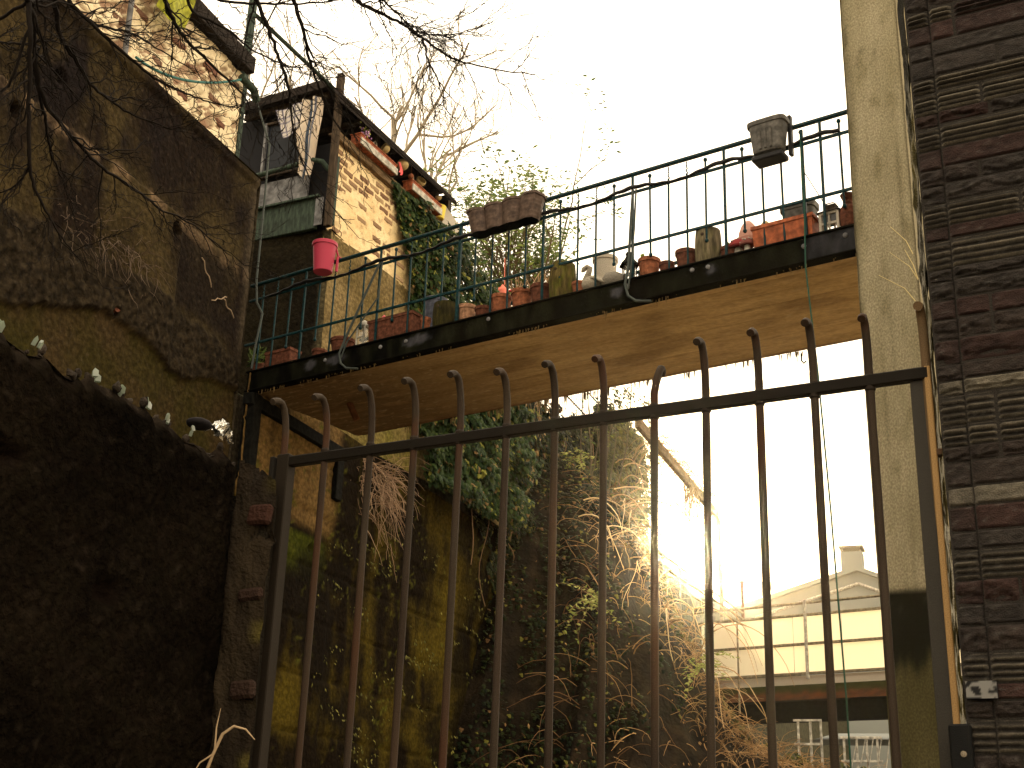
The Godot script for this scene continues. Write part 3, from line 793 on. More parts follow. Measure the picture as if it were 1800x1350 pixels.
func footbridge():
	var t := thing("footbridge", "concrete footbridge with dark steel edge beams and green railings over the passage", "footbridge", BO)
	var bb := Basis(BE, UP, -BN)
	var b := MB.new()
	# underside: board-marked, stained concrete, with fading bounce light painted in to the left
	b.sheet(300, 110, func(u: float, v: float):
		var s := lerpf(-0.05, 6.5, u)
		var w := lerpf(1.76, 0.02, v)
		var d := 0.008 * na.get_noise_2d(s * 0.8, w * 5.0) + 0.004 * nb.get_noise_2d(s * 2.0, w * 14.0)
		var joint := ss(0.014, 0.0, absf(fposmod(w + 0.004 * sin(s * 2.0), 0.22) - 0.02)) * ss(-0.35, 0.1, nb.get_noise_2d(s * 0.9, floorf(w / 0.22) * 7.0))
		d -= 0.008 * joint
		var k := na.get_noise_2d(s * 0.55, w * 3.2)
		var k2 := nb.get_noise_2d(s * 1.2 + 3.0, w * 9.0)
		var cc := mix3(Color(0.46, 0.315, 0.15), Color(0.64, 0.46, 0.235), 0.5 + 0.9 * k + 0.12 * k2)
		cc = mix3(cc, Color(0.22, 0.14, 0.07), ss(0.1, 0.55, na.get_noise_2d(s * 0.6 + 20.0, w * 1.6)) * 0.6)
		cc = mix3(cc, Color(0.075, 0.045, 0.024), ss(3.8, 0.6, s) * 0.85)  # left end painted darker, where less bounced light arrives
		cc = mix3(cc, Color(0.55, 0.45, 0.28), ss(0.35, 0.6, nb.get_noise_2d(s * 5.0, w * 12.0)) * 0.35)
		cc = mix3(cc, Color(0.24, 0.15, 0.07), joint * 0.5)
		cc = mix3(cc, Color(0.30, 0.20, 0.10), ss(0.1, 0.6, nb.get_noise_2d(s * 2.2 + 50.0, w * 7.0)) * 0.5)
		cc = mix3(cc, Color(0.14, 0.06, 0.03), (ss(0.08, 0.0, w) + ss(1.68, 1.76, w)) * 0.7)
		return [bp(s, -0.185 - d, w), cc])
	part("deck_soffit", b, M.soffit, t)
	b = MB.new(); b.col = Color(0.2, 0.17, 0.12)
	b.box(bp(3.2, -0.09, 0.90), Vector3(6.55, 0.16, 1.70), bb)
	part("deck_slab", b, M.soffit, t)
	# edge beams: web with lips, streaked
	for e in 2:
		b = MB.new()
		var w0 := -0.004 if e == 0 else 1.80
		b.sheet(220, 8, func(u: float, v: float):
			var s := lerpf(-0.02, 6.5, u)
			var h := lerpf(-0.205 if e == 0 else -0.17, -0.014, v)
			var run := nb.get_noise_2d(s * 4.0, h * 1.5)
			var cc := mix3(Color(0.006, 0.006, 0.005), Color(0.022, 0.023, 0.013), 0.4 + run + 0.5 * na.get_noise_2d(s * 0.8, h * 2.0))
			cc = mix3(cc, Color(0.06, 0.06, 0.068), ss(5.95, 6.05, s) * 0.9)
			for q in [[1.2, 0.16], [2.18, 0.22], [4.32, 0.09], [5.18, 0.06], [0.85, 0.1]]:
				cc = mix3(cc, Color(0.085, 0.085, 0.098), 0.9 * ss(0.9, 0.5, Vector2((s - q[0]) / q[1], (h + 0.09) / 0.07).length() + 0.3 * nb.get_noise_2d(s * 14.0, h * 14.0)))
			return [bp(s, h, w0 + 0.002 * nb.get_noise_2d(s * 3.0, h * 6.0)), cc])
		b.col = Color(0.010, 0.010, 0.008)
		b.box(bp(3.24, -0.006, w0 + 0.035), Vector3(6.54, 0.016, 0.11), bb, 0.003)
		if e == 0: b.box(bp(3.24, -0.213, w0 + 0.035), Vector3(6.54, 0.016, 0.11), bb, 0.003)
		var beam := part("edge_beam", b, M.fascia, t)
		if e == 0:
			for s in [1.05, 1.75, 2.06, 3.0, 4.42, 5.02, 5.16, 5.97, 6.3]:
				var bo := MB.new()
				bo.lathe([Vector2(0.020, 0), Vector2(0.020, 0.010), Vector2(0.012, 0.016), Vector2(0.0, 0.016)], 8, Transform3D(Basis(BE, -BN, -UP), bp(s, -0.075 + 0.02 * sin(s * 9.0), w0)))
				part("bolt", bo, M.panel_grey, beam)
	# lime drips and crusted edge along both underside rims
	b = MB.new()
	for k in 420:
		var s := rng.randf_range(0.1, 6.4)
		var back := k % 2 == 1
		if na.get_noise_1d(s * 2.0 + (7.0 if back else 0.0)) < -0.05: continue
		var w := (1.78 if back else 0.03) + rng.randf_range(-0.015, 0.015)
		var l := rng.randf_range(0.008, 0.05) * (1.0 + 0.8 * float(rng.randf() > 0.9))
		b.col = Color(0.45, 0.32, 0.14) * rng.randf_range(0.5, 1.1)
		b.col.a = 1.0
		b.tube([bp(s, -0.18, w), bp(s, -0.215 - l * 0.6, w), bp(s + rng.randf_range(-0.006, 0.006), -0.215 - l, w)], [0.007, 0.004, 0.001], 4, false)
	part("lime_drips", b, M.stone, t, "stuff")
	b = MB.new()
	for q in [[5.3, 1.79], [5.2, 1.79]]:
		b.tube([bp(q[0], -0.2, q[1]), bp(q[0], -0.27, q[1]), bp(q[0] + 0.02, -0.30, q[1]), bp(q[0] + 0.045, -0.28, q[1])], 0.008, 5)
	part("hook", b, M.old_steel, t)
	# steel seat of the left bearing
	for q in [[Vector3(-6.86, 5.15, -10.56), Vector3(0.13, 1.24, 0.15)], [Vector3(-6.87, 5.42, -12.42), Vector3(0.11, 0.55, 0.15)]]:
		b = MB.new(); b.box(q[0], q[1], Basis(), 0.008)
		part("bearing_post", b, M.old_steel, t)
	b = MB.new(); b.box(Vector3(-6.86, 5.70, -11.5), Vector3(0.12, 0.13, 2.1), Basis(), 0.008)
	part("bearing_beam", b, M.old_steel, t)
	b = MB.new(); b.tube([bp(0.62, -0.18, 0.85), bp(0.68, -0.36, 0.92)], 0.035, 10)
	part("drain_stub", b, M.rust, t)
	# railings
	var full := [-0.34, 0.65, 1.641, 2.613, 3.542, 4.45, 5.307, 6.135, 6.93]
	for side in 2:
		var w := 0.03 if side == 0 else 1.78
		var r := Node3D.new(); r.name = "railing"; t.add_child(r, true)
		b = MB.new(); b.box(bp(3.15, 1.0, w), Vector3(6.6, 0.028, 0.042), bb, 0.006)
		part("handrail", b, M.rail_paint, r)
		for h in [0.825, 0.325]:
			b = MB.new(); b.box(bp(3.15, h, w), Vector3(6.6, 0.026, 0.020), bb, 0.004)
			part("cross_rail", b, M.rail_paint, r)
		if side == 0:
			b = MB.new()
			var pts := []
			var rad := []
			for i in 240:
				var s := lerpf(0.1, 6.3, i / 239.0)
				var seg := 0
				while s > full[seg + 1]: seg += 1
				var k: float = (s - full[seg]) / (full[seg + 1] - full[seg])
				pts.append(bp(s, 0.842 + 0.022 * cos(k * TAU) + 0.004 * sin(s * 40.0), w - 0.016))
				rad.append(0.010 + 0.009 * pow(absf(cos(k * PI)), 3.0))
			b.tube(pts, rad, 6)
			part("wound_hose", b, M.black_plastic, r)
		for i in full.size() - 1:
			for k in 5:
				var s: float = lerpf(full[i], full[i + 1], k / 5.0)
				if s < -0.05 or s > 6.42: continue
				if side == 1 and k != 0: continue
				b = MB.new()
				var lean := rng.randf_range(-0.006, 0.006)
				if k == 0:
					var hw := 0.010 if i != 3 else 0.014
					b.box(bp(s, 0.50, w), Vector3(hw * 2.0, 1.0, hw * 2.0), bb, 0.002)
				elif k == 1 or k == 4:
					b.tube([bp(s, 0.20, w), bp(s + lean, 0.93, w)], 0.0095, 7)
					b.ball(bp(s, 0.195, w), Vector3(0.017, 0.02, 0.017), 8, 6)
					b.ball(bp(s + lean, 0.94, w), Vector3(0.018, 0.02, 0.018), 8, 6)
				else:
					b.tube([bp(s, 0.0, w), bp(s + lean, 0.86, w)], 0.0095, 7)
					var tw := []
					for j in 14: tw.append(bp(s + lean + 0.007 * sin(j * 1.25) * (1.0 - j / 16.0), 0.86 + 0.0085 * j, w + 0.007 * cos(j * 1.25) * (1.0 - j / 16.0)))
					b.tube(tw, 0.006, 5)
				part("baluster", b, M.rail_paint, r)
		# end post by the pillar
		b = MB.new(); b.box(bp(5.985, 0.47, w - 0.012), Vector3(0.024, 0.96, 0.022), bb, 0.003)
		if side == 0: part("end_post", b, M.rail_paint, r)
	# cords tied to the railing, looping down over the beam
	for q in [[1.66, 1.28, "left of the orange trough with the gnome"], [4.47, 4.44, "over the dark lantern mid-bridge"]]:
		b = MB.new()
		b.tube([bp(q[0], 0.83, 0.0), bp(lerpf(q[0], q[1], 0.4), 0.5, -0.02), bp(lerpf(q[0], q[1], 0.9), 0.1, -0.03), bp(q[1] - 0.03, -0.05, -0.03), bp(q[1], -0.16, -0.03), bp(q[1] + 0.07, -0.22, -0.025), bp(q[1] + 0.20, -0.24, 0.0)], 0.012, 6)
		b.tube([bp(q[0] + 0.03, 0.83, 0.0), bp(q[0] + 0.02, 0.45, -0.015), bp(lerpf(q[0], q[1], 0.9) + 0.02, 0.05, -0.03), bp(q[1] + 0.0, -0.1, -0.032)], 0.008, 6)
		solo("cord", b, M.cable, "pale cord looped from the railing %s" % q[2], "cord", "cords tied to the bridge railing")
	b = MB.new()
	b.tube([bp(5.99, 0.86, -0.02), bp(6.0, 0.3, -0.03), bp(6.01, -0.3, -0.10), Vector3(-1.02, 4.77, -8.72), Vector3(-0.98, 3.73, -8.70), Vector3(-0.945, 2.48, -8.68), Vector3(-0.93, 1.2, -8.66), Vector3(-0.92, 0.02, -8.6)], 0.0065, 6)
	solo("rope", b, M.green_cord, "long dark green rope hanging from the bridge railing down past the gate", "rope")
	b = MB.new(); b.tube([bp(5.98, 0.60, 0.0), bp(6.10, 0.32, 0.1), bp(6.16, 0.22, 0.2)], 0.004, 4)
	solo("guy_string", b, M.green_cord, "thin string slanting from the railing to the little white lantern house", "string")

func rim_pot(called: String, label: String, s: float, t: float, dia: float, hh: float, m: Material, plant := 0, group := "flower pots along the footbridge edge", cat := "pot", base := 0.002) -> Node3D:
	var o := thing(called, label, cat, bp(s, base, t), group)
	var b := MB.new()
	var r := dia * 0.5
	var lip := minf(0.035, hh * 0.22)
	b.lathe([Vector2(0, 0), Vector2(r * 0.70, 0), Vector2(r * 0.72, 0.004), Vector2(r * 0.91, hh - lip), Vector2(r * 0.99, hh - lip), Vector2(r, hh - 0.004), Vector2(r * 0.985, hh), Vector2(r * 0.90, hh), Vector2(r * 0.86, hh - 0.02)], 22, Transform3D(Basis.from_euler(Vector3(rng.randf_range(-0.02, 0.02), rng.randf() * 6.0, rng.randf_range(-0.02, 0.02))), bp(s, base, t)))
	part("body", b, m, o)
	b = MB.new()
	b.lathe([Vector2(r * 0.87, hh - 0.022), Vector2(0, hh - 0.012)], 14, Transform3D(Basis(), bp(s, base, t)))
	part("soil", b, M.soil, o)
	if plant > 0:
		b = MB.new()
		for k in plant:
			b.col = Color(0.09, 0.16, 0.02).lerp(Color(0.22, 0.24, 0.05), rng.randf())
			leafblade(b, bp(s, base + hh - 0.01, t) + Vector3(rng.randf_range(-r, r) * 0.6, 0, rng.randf_range(-r, r) * 0.6), Vector3(rng.randf_range(-0.6, 0.6), 1, rng.randf_range(-0.6, 0.6)), rng.randf_range(0.03, 0.08))
		part("plant", b, M.leaf, o)
	return o

func leafblade(b: MB, p: Vector3, dir: Vector3, l: float, w := 0.3):
	dir = dir.normalized()
	var side := dir.cross(Vector3(rng.randf_range(-1, 1), 0.3, rng.randf_range(-1, 1))).normalized() * l * w
	var fold := dir.cross(side).normalized() * l * 0.08
	b.quad(p, p + dir * l * 0.5 + side + fold, p + dir * l, p + dir * l * 0.5)
	b.quad(p, p + dir * l * 0.5, p + dir * l, p + dir * l * 0.5 - side + fold)

func trough(called: String, label: String, s: float, t: float, len: float, top: float, m: Material, base := 0.002, cat := "planter", wide := 0.17):
	var o := thing(called, label, cat, bp(s, base, t))
	var b := MB.new()
	var c := []
	for e in [[0.0, 0.80, 0.75], [top - 0.03, 0.96, 0.92], [top - 0.03, 1.0, 1.0], [top, 1.0, 1.0], [top, 0.94, 0.88], [top - 0.03, 0.92, 0.84]]:
		var hl: float = len * 0.5 * (e[1] if e[1] > 0.95 else 1.0 - (1.0 - e[1]) * 0.35)
		var hw: float = wide * 0.5 * e[2]
		c.append([bp(s - hl, base + e[0], t - hw), bp(s + hl, base + e[0], t - hw), bp(s + hl, base + e[0], t + hw), bp(s - hl, base + e[0], t + hw)])
	for i in c.size() - 1:
		for k in 4:
			b.quad(c[i][k], c[i][(k + 1) % 4], c[i + 1][(k + 1) % 4], c[i + 1][k])
	b.quad(c[0][3], c[0][2], c[0][1], c[0][0])
	part("body", b, m, o)
	b = MB.new()
	b.raw([c[5][0], c[5][1], c[5][2], c[5][3]], UP)
	part("soil", b, M.soil, o)
	return o

func ribbed_planter(called: String, label: String, s: float, t: float, len: float, hh: float, base: float, m: Material, group := ""):
	# grey balcony box with rounded ends, a rim and raised ribs
	var o := thing(called, label, "planter", bp(s, base, t), group)
	var b := MB.new()
	var ring := func(k: float, y: float) -> Array:
		var q := []
		for i in 40:
			var a := TAU * i / 40.0
			var ca := signf(cos(a)) * pow(absf(cos(a)), 0.45)
			var sa := signf(sin(a)) * pow(absf(sin(a)), 0.45)
			q.append(bp(s + ca * len * 0.5 * k, base + y, t + sa * 0.09 * k))
		return q
	var st := [[0.70, 0.0], [0.74, 0.012], [0.90, hh * 0.86], [0.985, hh * 0.87], [1.0, hh * 0.97], [0.99, hh], [0.93, hh], [0.88, hh * 0.9]]
	var prev: Array = ring.call(st[0][0], st[0][1])
	for i in range(1, st.size()):
		var cur: Array = ring.call(st[i][0], st[i][1])
		for k in 40: b.quad(prev[k], prev[(k + 1) % 40], cur[(k + 1) % 40], cur[k])
		prev = cur
	var bot: Array = ring.call(0.70, 0.0)
	bot.reverse()
	b.raw(bot, -UP)
	part("body", b, m, o)
	for k in [-0.12, 0.0, 0.12]:
		b = MB.new()
		b.tube([bp(s + k * len * 1.1, base + 0.02, t - 0.070), bp(s + k * len * 1.2, base + hh * 0.66, t - 0.084)], 0.012, 6)
		part("rib", b, m, o)
	b = MB.new(); b.box(bp(s, base + hh * 0.90, t), Vector3(len * 0.8, 0.006, 0.13), Basis(BE, UP, -BN))
	part("soil", b, M.soil, o)
	return o

func pots():
	var T := 0.13
	# from the pillar towards the shed
	var o := thing("urn", "dark brown clay jug half hidden by the concrete pillar", "jug", bp(6.29, 0.002, T))
	var b := MB.new()
	b.lathe([Vector2(0, 0), Vector2(0.045, 0), Vector2(0.065, 0.06), Vector2(0.078, 0.15), Vector2(0.066, 0.21), Vector2(0.04, 0.245), Vector2(0.036, 0.275), Vector2(0.06, 0.33), Vector2(0.052, 0.33), Vector2(0.03, 0.28)], 20, Transform3D(Basis(), bp(6.29, 0.002, T)))
	part("body", b, M.terracotta_dark, o)
	b = MB.new(); b.tube([bp(6.29, 0.30, T - 0.05), bp(6.29, 0.29, T - 0.10), bp(6.29, 0.21, T - 0.10), bp(6.29, 0.18, T - 0.07)], 0.009, 6)
	part("handle", b, M.terracotta_dark, o)
	lantern_house()
	trough("flower_trough", "orange plastic flower trough at the pillar end of the footbridge", 5.785, 0.10, 0.52, 0.205, M.orange_plastic)
	ribbed_planter("balcony_box", "grey ribbed balcony box standing behind the orange trough near the pillar", 5.83, 0.30, 0.30, 0.37, 0.07, M.grey_plastic)
	o = rim_pot("green_jar", "small white jar with a bright green lid behind the orange trough", 6.03, 0.24, 0.05, 0.24, M.white_plastic, 0, "", "jar")
	b = MB.new(); b.ball(bp(6.03, 0.27, 0.24), Vector3(0.024, 0.03, 0.024), 10, 6)
	part("lid", b, mk("green_lid", Color(0.18, 0.55, 0.06), 0.5), o)
	toadstools()
	rim_pot("flower_pot", "small dull brown pot between the toadstools and the tall pale tub", 5.29, T, 0.16, 0.125, M.terracotta_dark, 3)
	tub("wooden_tub", "pale grey wooden tub, nearest the pillar end", 5.10, 0.215, 0.325, Color(0.34, 0.28, 0.17), Color(0.16, 0.16, 0.03), 0.25)
	rim_pot("flower_pot", "brown terracotta pot just left of the tall pale tub", 4.90, T, 0.19, 0.19, M.terracotta_dark, 2)
	rim_pot("flower_pot", "low dark pot between two terracotta pots right of the dark lantern", 4.72, T, 0.135, 0.13, M.terracotta_dark)
	rim_pot("flower_pot", "terracotta pot with green shoots beside the dark lantern", 4.55, T, 0.195, 0.20, M.terracotta, 9)
	dark_lantern(4.36, T)
	goose()
	o = rim_pot("bucket", "white plastic bucket behind the stone goose", 3.99, 0.34, 0.23, 0.44, M.white_plastic, 0, "", "bucket")
	rim_pot("saucer_pot", "low terracotta dish between the mossy tub and the stone goose", 3.89, 0.09, 0.14, 0.125, M.terracotta)
	tub("wooden_tub", "mossy green brown wooden tub in the middle of the bridge", 3.69, 0.235, 0.355, Color(0.20, 0.15, 0.05), Color(0.16, 0.17, 0.02), 0.7)
	rim_pot("flower_pot", "dull brown terracotta pot left of the mossy tub", 3.46, T, 0.195, 0.21, M.terracotta_dark)
	o = rim_pot("flower_pot", "bright orange pot with red blossom", 3.26, T, 0.20, 0.205, M.terracotta)
	b = MB.new()
	for k in 16:
		b.col = Color(0.72, 0.05, 0.07)
		b.ball(bp(3.20 + rng.randfn() * 0.03, 0.215 + rng.randfn() * 0.012, T + rng.randfn() * 0.03), Vector3(0.016, 0.012, 0.016), 6, 4)
	part("blossom", b, M.plain_vc, o)
	rim_pot("flower_pot", "bright orange pot left of the one with red blossom", 3.03, T, 0.20, 0.205, M.terracotta, 3)
	rim_pot("flower_pot", "low dark pot between the bright orange pot and the peach pot", 2.84, T, 0.165, 0.135, M.terracotta_dark)
	rim_pot("flower_pot", "peach coloured pot right of the olive tub", 2.65, T, 0.185, 0.19, M.terracotta_pale, 1)
	tub("wooden_tub", "dark olive wooden tub left of the peach pot", 2.40, 0.235, 0.265, Color(0.07, 0.06, 0.02), Color(0.09, 0.08, 0.015), 0.5)
	rim_pot("flower_pot", "tiny terracotta pot in front of the blue grey tub", 2.20, 0.09, 0.105, 0.155, M.terracotta)
	rim_pot("plastic_tub", "blue grey plastic tub at the ivy corner", 2.13, 0.30, 0.235, 0.44, M.blue_plastic, 4, "", "tub")
	trough("flower_trough", "long brown terracotta trough below the shed corner, the gnome beside it", 1.80, 0.12, 0.56, 0.25, M.terracotta_dark)
	gnome()
	o = thing("white_lantern", "small white lantern left of the brown trough", "lantern", bp(1.40, 0.002, T))
	b = MB.new()
	for q in [[-1, -1], [1, -1], [1, 1], [-1, 1]]: b.box(bp(1.40 + q[0] * 0.045, 0.13, T + q[1] * 0.045), Vector3(0.016, 0.24, 0.016), Basis(BE, UP, -BN), 0.002)
	for y in [0.012, 0.13, 0.245]: b.box(bp(1.40, y, T), Vector3(0.11, 0.018, 0.11), Basis(BE, UP, -BN), 0.003) if y != 0.13 else b.box(bp(1.40, y, T - 0.045), Vector3(0.09, 0.012, 0.012), Basis(BE, UP, -BN))
	part("frame", b, M.white_paint, o)
	b = MB.new(); b.lathe([Vector2(0.07, 0.25), Vector2(0.05, 0.29), Vector2(0.0, 0.325)], 12, Transform3D(Basis(), bp(1.40, 0, T)))
	part("lid", b, M.white_paint, o)
	b = MB.new(); b.box(bp(1.40, 0.13, T), Vector3(0.07, 0.21, 0.07), Basis(BE, UP, -BN))
	part("pane", b, M.clear_pane, o)
	rim_pot("flower_pot", "wide low terracotta bowl at the left end of the bridge", 1.13, T, 0.25, 0.165, M.terracotta_dark)
	trough("flower_trough", "long dull red trough at the dark left end of the bridge", 0.33, 0.12, 0.36, 0.19, M.terracotta_dark)
	o = rim_pot("flower_pot", "small pot with a drooping green plant against the retaining wall end", -0.02, 0.12, 0.13, 0.14, M.terracotta_dark)
	b = MB.new()
	for k in 60:
		b.col = Color(0.07, 0.12, 0.03).lerp(Color(0.16, 0.18, 0.06), rng.randf())
		leafblade(b, bp(0.0, 0.18, 0.08) + rv(0.06), Vector3(rng.randf_range(-1, 1), rng.randf_range(-0.3, 1.2), rng.randf_range(-0.6, 1)), rng.randf_range(0.06, 0.14), 0.14)
	part("plant", b, M.leaf, o)
	rim_pot("flower_pot", "faint dark pot between the dull red trough and the wide bowl", 0.80, 0.16, 0.16, 0.13, M.terracotta_dark)

	# hung on the handrail
	o = rim_pot("hanging_pot", "bright pink plastic pot hung on the outside of the bridge railing", 1.0, -0.10, 0.26, 0.315, M.pink_plastic, 6, "", "pot", 0.84)
	b = MB.new()
	b.tube([bp(1.09, 1.16, -0.06), bp(1.10, 1.03, -0.005), bp(1.10, 1.02, 0.06)], 0.010, 6)
	b.tube([bp(1.10, 1.02, -0.01), bp(1.10, 0.86, -0.01)], 0.014, 6)
	part("hook", b, M.pink_plastic, o)
	o = thing("lobed_planter", "long brown four-lobed planter hung on the bridge railing", "planter", bp(3.21, 0.755, -0.10))
	b = MB.new()
	var ringf := func(k: float, y: float) -> Array:
		var q := []
		for i in 72:
			var a := float(i) / 72.0
			var front := a < 0.5
			var x := (a * 2.0 if front else (1.0 - a) * 2.0)
			var lobe := absf(sin(x * PI * 4.0))
			var wd := (0.055 + 0.05 * pow(lobe, 0.6)) * k * (1.0 if x > 0.004 and x < 0.996 else 0.3)
			q.append(bp(3.21 + (x - 0.5) * 0.80 * lerpf(1.0, k, 0.45), 0.755 + y, -0.10 - (wd if front else -wd)))
		return q
	var st := []
	for i in 13: st.append([lerpf(0.72, 0.97, i / 12.0) + (0.012 if i % 2 else 0.0), 0.215 * i / 12.0])
	st.append_array([[1.04, 0.215], [1.05, 0.238], [0.97, 0.238], [0.90, 0.20]])
	var prev: Array = ringf.call(0.72, 0.0)
	b.raw([prev[0], prev[54], prev[36], prev[18]], -UP)
	for i in range(1, st.size()):
		var cur: Array = ringf.call(st[i][0], st[i][1])
		for k in 72: b.quad(prev[k], prev[(k + 1) % 72], cur[(k + 1) % 72], cur[k])
		prev = cur
	b.raw(ringf.call(0.72, 0.0), -UP)
	part("body", b, M.brown_plastic, o)
	b = MB.new()
	for k in 40:
		b.col = Color(0.20, 0.26, 0.03).lerp(Color(0.34, 0.34, 0.08), rng.randf())
		leafblade(b, bp(3.21 + rng.randf_range(-0.36, 0.36), 0.98, -0.10 + rng.randf_range(-0.05, 0.05)), Vector3(rng.randf_range(-0.7, 0.7), 1, rng.randf_range(-0.5, 0.5)), rng.randf_range(0.03, 0.07))
	part("plant", b, M.leaf, o)
	b = MB.new()
	for s in [2.95, 3.47]: b.tube([bp(s, 0.98, -0.03), bp(s, 1.03, 0.0), bp(s, 1.02, 0.06)], 0.006, 5)
	part("hook", b, M.old_steel, o)
	o = ribbed_planter("balcony_box", "grey ribbed balcony box hung high on the railing near the pillar", 5.76, -0.10, 0.33, 0.28, 0.745, M.grey_plastic)
	b = MB.new()
	for k in 60:
		b.col = Color(0.10, 0.20, 0.03).lerp(Color(0.24, 0.30, 0.05), rng.randf())
		leafblade(b, bp(5.76 + (rng.randf_range(-0.15, -0.05) if k < 25 else rng.randf_range(0.0, 0.1)), 1.01, -0.10 + rng.randf_range(-0.05, 0.05)), Vector3(rng.randf_range(-0.8, 0.8), 1, rng.randf_range(-0.5, 0.5)), rng.randf_range(0.02, 0.055 if k < 25 else 0.075))
	part("plant", b, M.leaf, o)
	b = MB.new()
	b.box(bp(5.76, 0.70, -0.09), Vector3(0.26, 0.05, 0.15), Basis(BE, UP, -BN), 0.012)
	b.box(bp(5.91, 0.9, -0.02), Vector3(0.03, 0.36, 0.05), Basis(BE, UP, -BN), 0.006)
	part("bracket", b, M.black_plastic, o)

func tub(called: String, label: String, s: float, dia: float, hh: float, c0: Color, c1: Color, moss: float):
	var T := 0.13
	var o := thing(called, label, "tub", bp(s, 0.002, T), "wooden tubs on the footbridge")
	var b := MB.new()
	var r := dia * 0.5
	b.sheet(36, 12, func(u: float, v: float):
		var a := -TAU * u
		var rr := r * (0.86 + 0.16 * sin(PI * (0.12 + 0.72 * v))) * (1.0 + 0.004 * signf(sin(u * TAU * 9.0)))
		var mm := moss * ss(-0.2, 0.3, nb.get_noise_2d(u * 9.0 + s, v * 2.0) + 0.3 * (0.5 - v))
		return [bp(s, 0.002 + hh * v, T) + Vector3(cos(a) * rr, 0, sin(a) * rr), mix3(c0 * (0.8 + 0.5 * nb.get_noise_1d(floorf(u * 18.0) * 3.7 + s)), c1, mm)])
	b.col = c0
	b.lathe([Vector2(r * 0.93, hh), Vector2(r * 0.8, hh), Vector2(r * 0.78, hh - 0.03), Vector2(0, hh - 0.03)], 20, Transform3D(Basis(), bp(s, 0.002, T)))
	part("body", b, M.mossy_wood, o)
	b = MB.new()
	b.lathe([Vector2(0.0, 0.0), Vector2(0.014, 0.0), Vector2(0.014, 0.008), Vector2(0, 0.012)], 8, Transform3D(Basis(BE, -BN, -UP), bp(s, hh * 0.80, T) - BN * r * 0.97))
	part("knob", b, M.wood, o)

func lantern_house():
	var s := 6.15
	var T := 0.14
	var bb := Basis(BE, UP, -BN)
	var o := thing("lantern_house", "little white wooden house lantern with a brown roof beside the pillar", "lantern", bp(s, 0.002, T))
	var b := MB.new()
	for q in [[-1, -1], [1, -1], [1, 1], [-1, 1]]:
		b.box(bp(s + q[0] * 0.07, 0.10, T + q[1] * 0.06), Vector3(0.022, 0.20, 0.022), bb, 0.003)
	for y in [0.012, 0.105, 0.195]:
		for e in [-1, 1]:
			b.box(bp(s, y, T + e * 0.06), Vector3(0.14, 0.022, 0.02), bb, 0.002)
			b.box(bp(s + e * 0.07, y, T), Vector3(0.02, 0.022, 0.12), bb, 0.002)
	for e in [-1, 1]: b.box(bp(s, 0.10, T + e * 0.06), Vector3(0.014, 0.19, 0.014), bb, 0.002)
	part("frame", b, M.white_plastic, o)
	for e in [-1, 1]:
		b = MB.new(); b.box(bp(s + e * 0.033, 0.15, T - 0.055), Vector3(0.045, 0.065, 0.006), bb, 0.001)
		part("shutter", b, M.panel_grey, o)
	b = MB.new()
	for q in [[0.105, 0.205, 0.055, 0.232], [0.055, 0.232, 0.045, 0.245], [0.045, 0.245, 0.045, 0.28], [0.052, 0.28, 0.03, 0.30]]:
		for k in 4:
			var a := PI * 0.25 + PI * 0.5 * k
			var a2 := a + PI * 0.5
			var f := func(r: float, y: float, w: float) -> Vector3: return bp(s, y, T) + (BE * cos(w) - BN * sin(w) * 0.9) * r * 1.3
			b.quad(f.call(q[0], q[1], a), f.call(q[0], q[1], a2), f.call(q[2], q[3], a2), f.call(q[2], q[3], a))
	part("roof", b, M.wood, o)

func toadstools():
	for q in [[5.37, 0.12, 0.185, 0.085, "larger red spotted toadstool ornament left of the orange trough", 0], [5.47, 0.07, 0.145, 0.062, "smaller brown red toadstool ornament in front of the larger one", 1], [5.40, 0.26, 0.40, 0.085, "pink and white toadstool ornament at the back of the group", 2], [5.55, 0.26, 0.36, 0.07, "tan and yellow toadstool ornament touching the orange trough", 3]]:
		var o := thing("toadstool", q[4], "ornament", bp(q[0], 0.002, q[1]), "toadstool ornaments")
		var xf := Transform3D(Basis(), bp(q[0], 0.002, q[1]))
		var b := MB.new()
		var h: float = q[2]
		var r: float = q[3]
		b.lathe([Vector2(0, 0), Vector2(r * 0.6, 0), Vector2(r * 0.42, h * 0.35), Vector2(r * 0.36, h * 0.62)], 14, xf)
		part("stem", b, M.white_paint, o)
		b = MB.new(); b.col = [Color(0.20, 0.03, 0.03), Color(0.15, 0.05, 0.04), Color(0.55, 0.30, 0.24), Color(0.40, 0.30, 0.13)][q[5]]
		b.lathe([Vector2(0, h * 0.58), Vector2(r * 0.9, h * 0.52), Vector2(r, h * 0.58), Vector2(r * 0.92, h * 0.72), Vector2(r * 0.66, h * 0.88), Vector2(r * 0.3, h * 0.98), Vector2(0, h)], 18, xf)
		part("cap", b, M.plain_vc, o)
		if q[5] < 2:
			for k in 9:
				var a: float = TAU * k / 9.0 + q[5]
				b = MB.new()
				var rr := r * (0.88 if k % 2 else 0.62)
				b.ball(xf * Vector3(cos(a) * rr, h * (0.77 if k % 2 else 0.90), sin(a) * rr), Vector3(0.010, 0.007, 0.010), 6, 4)
				part("spot", b, M.white_paint, o)

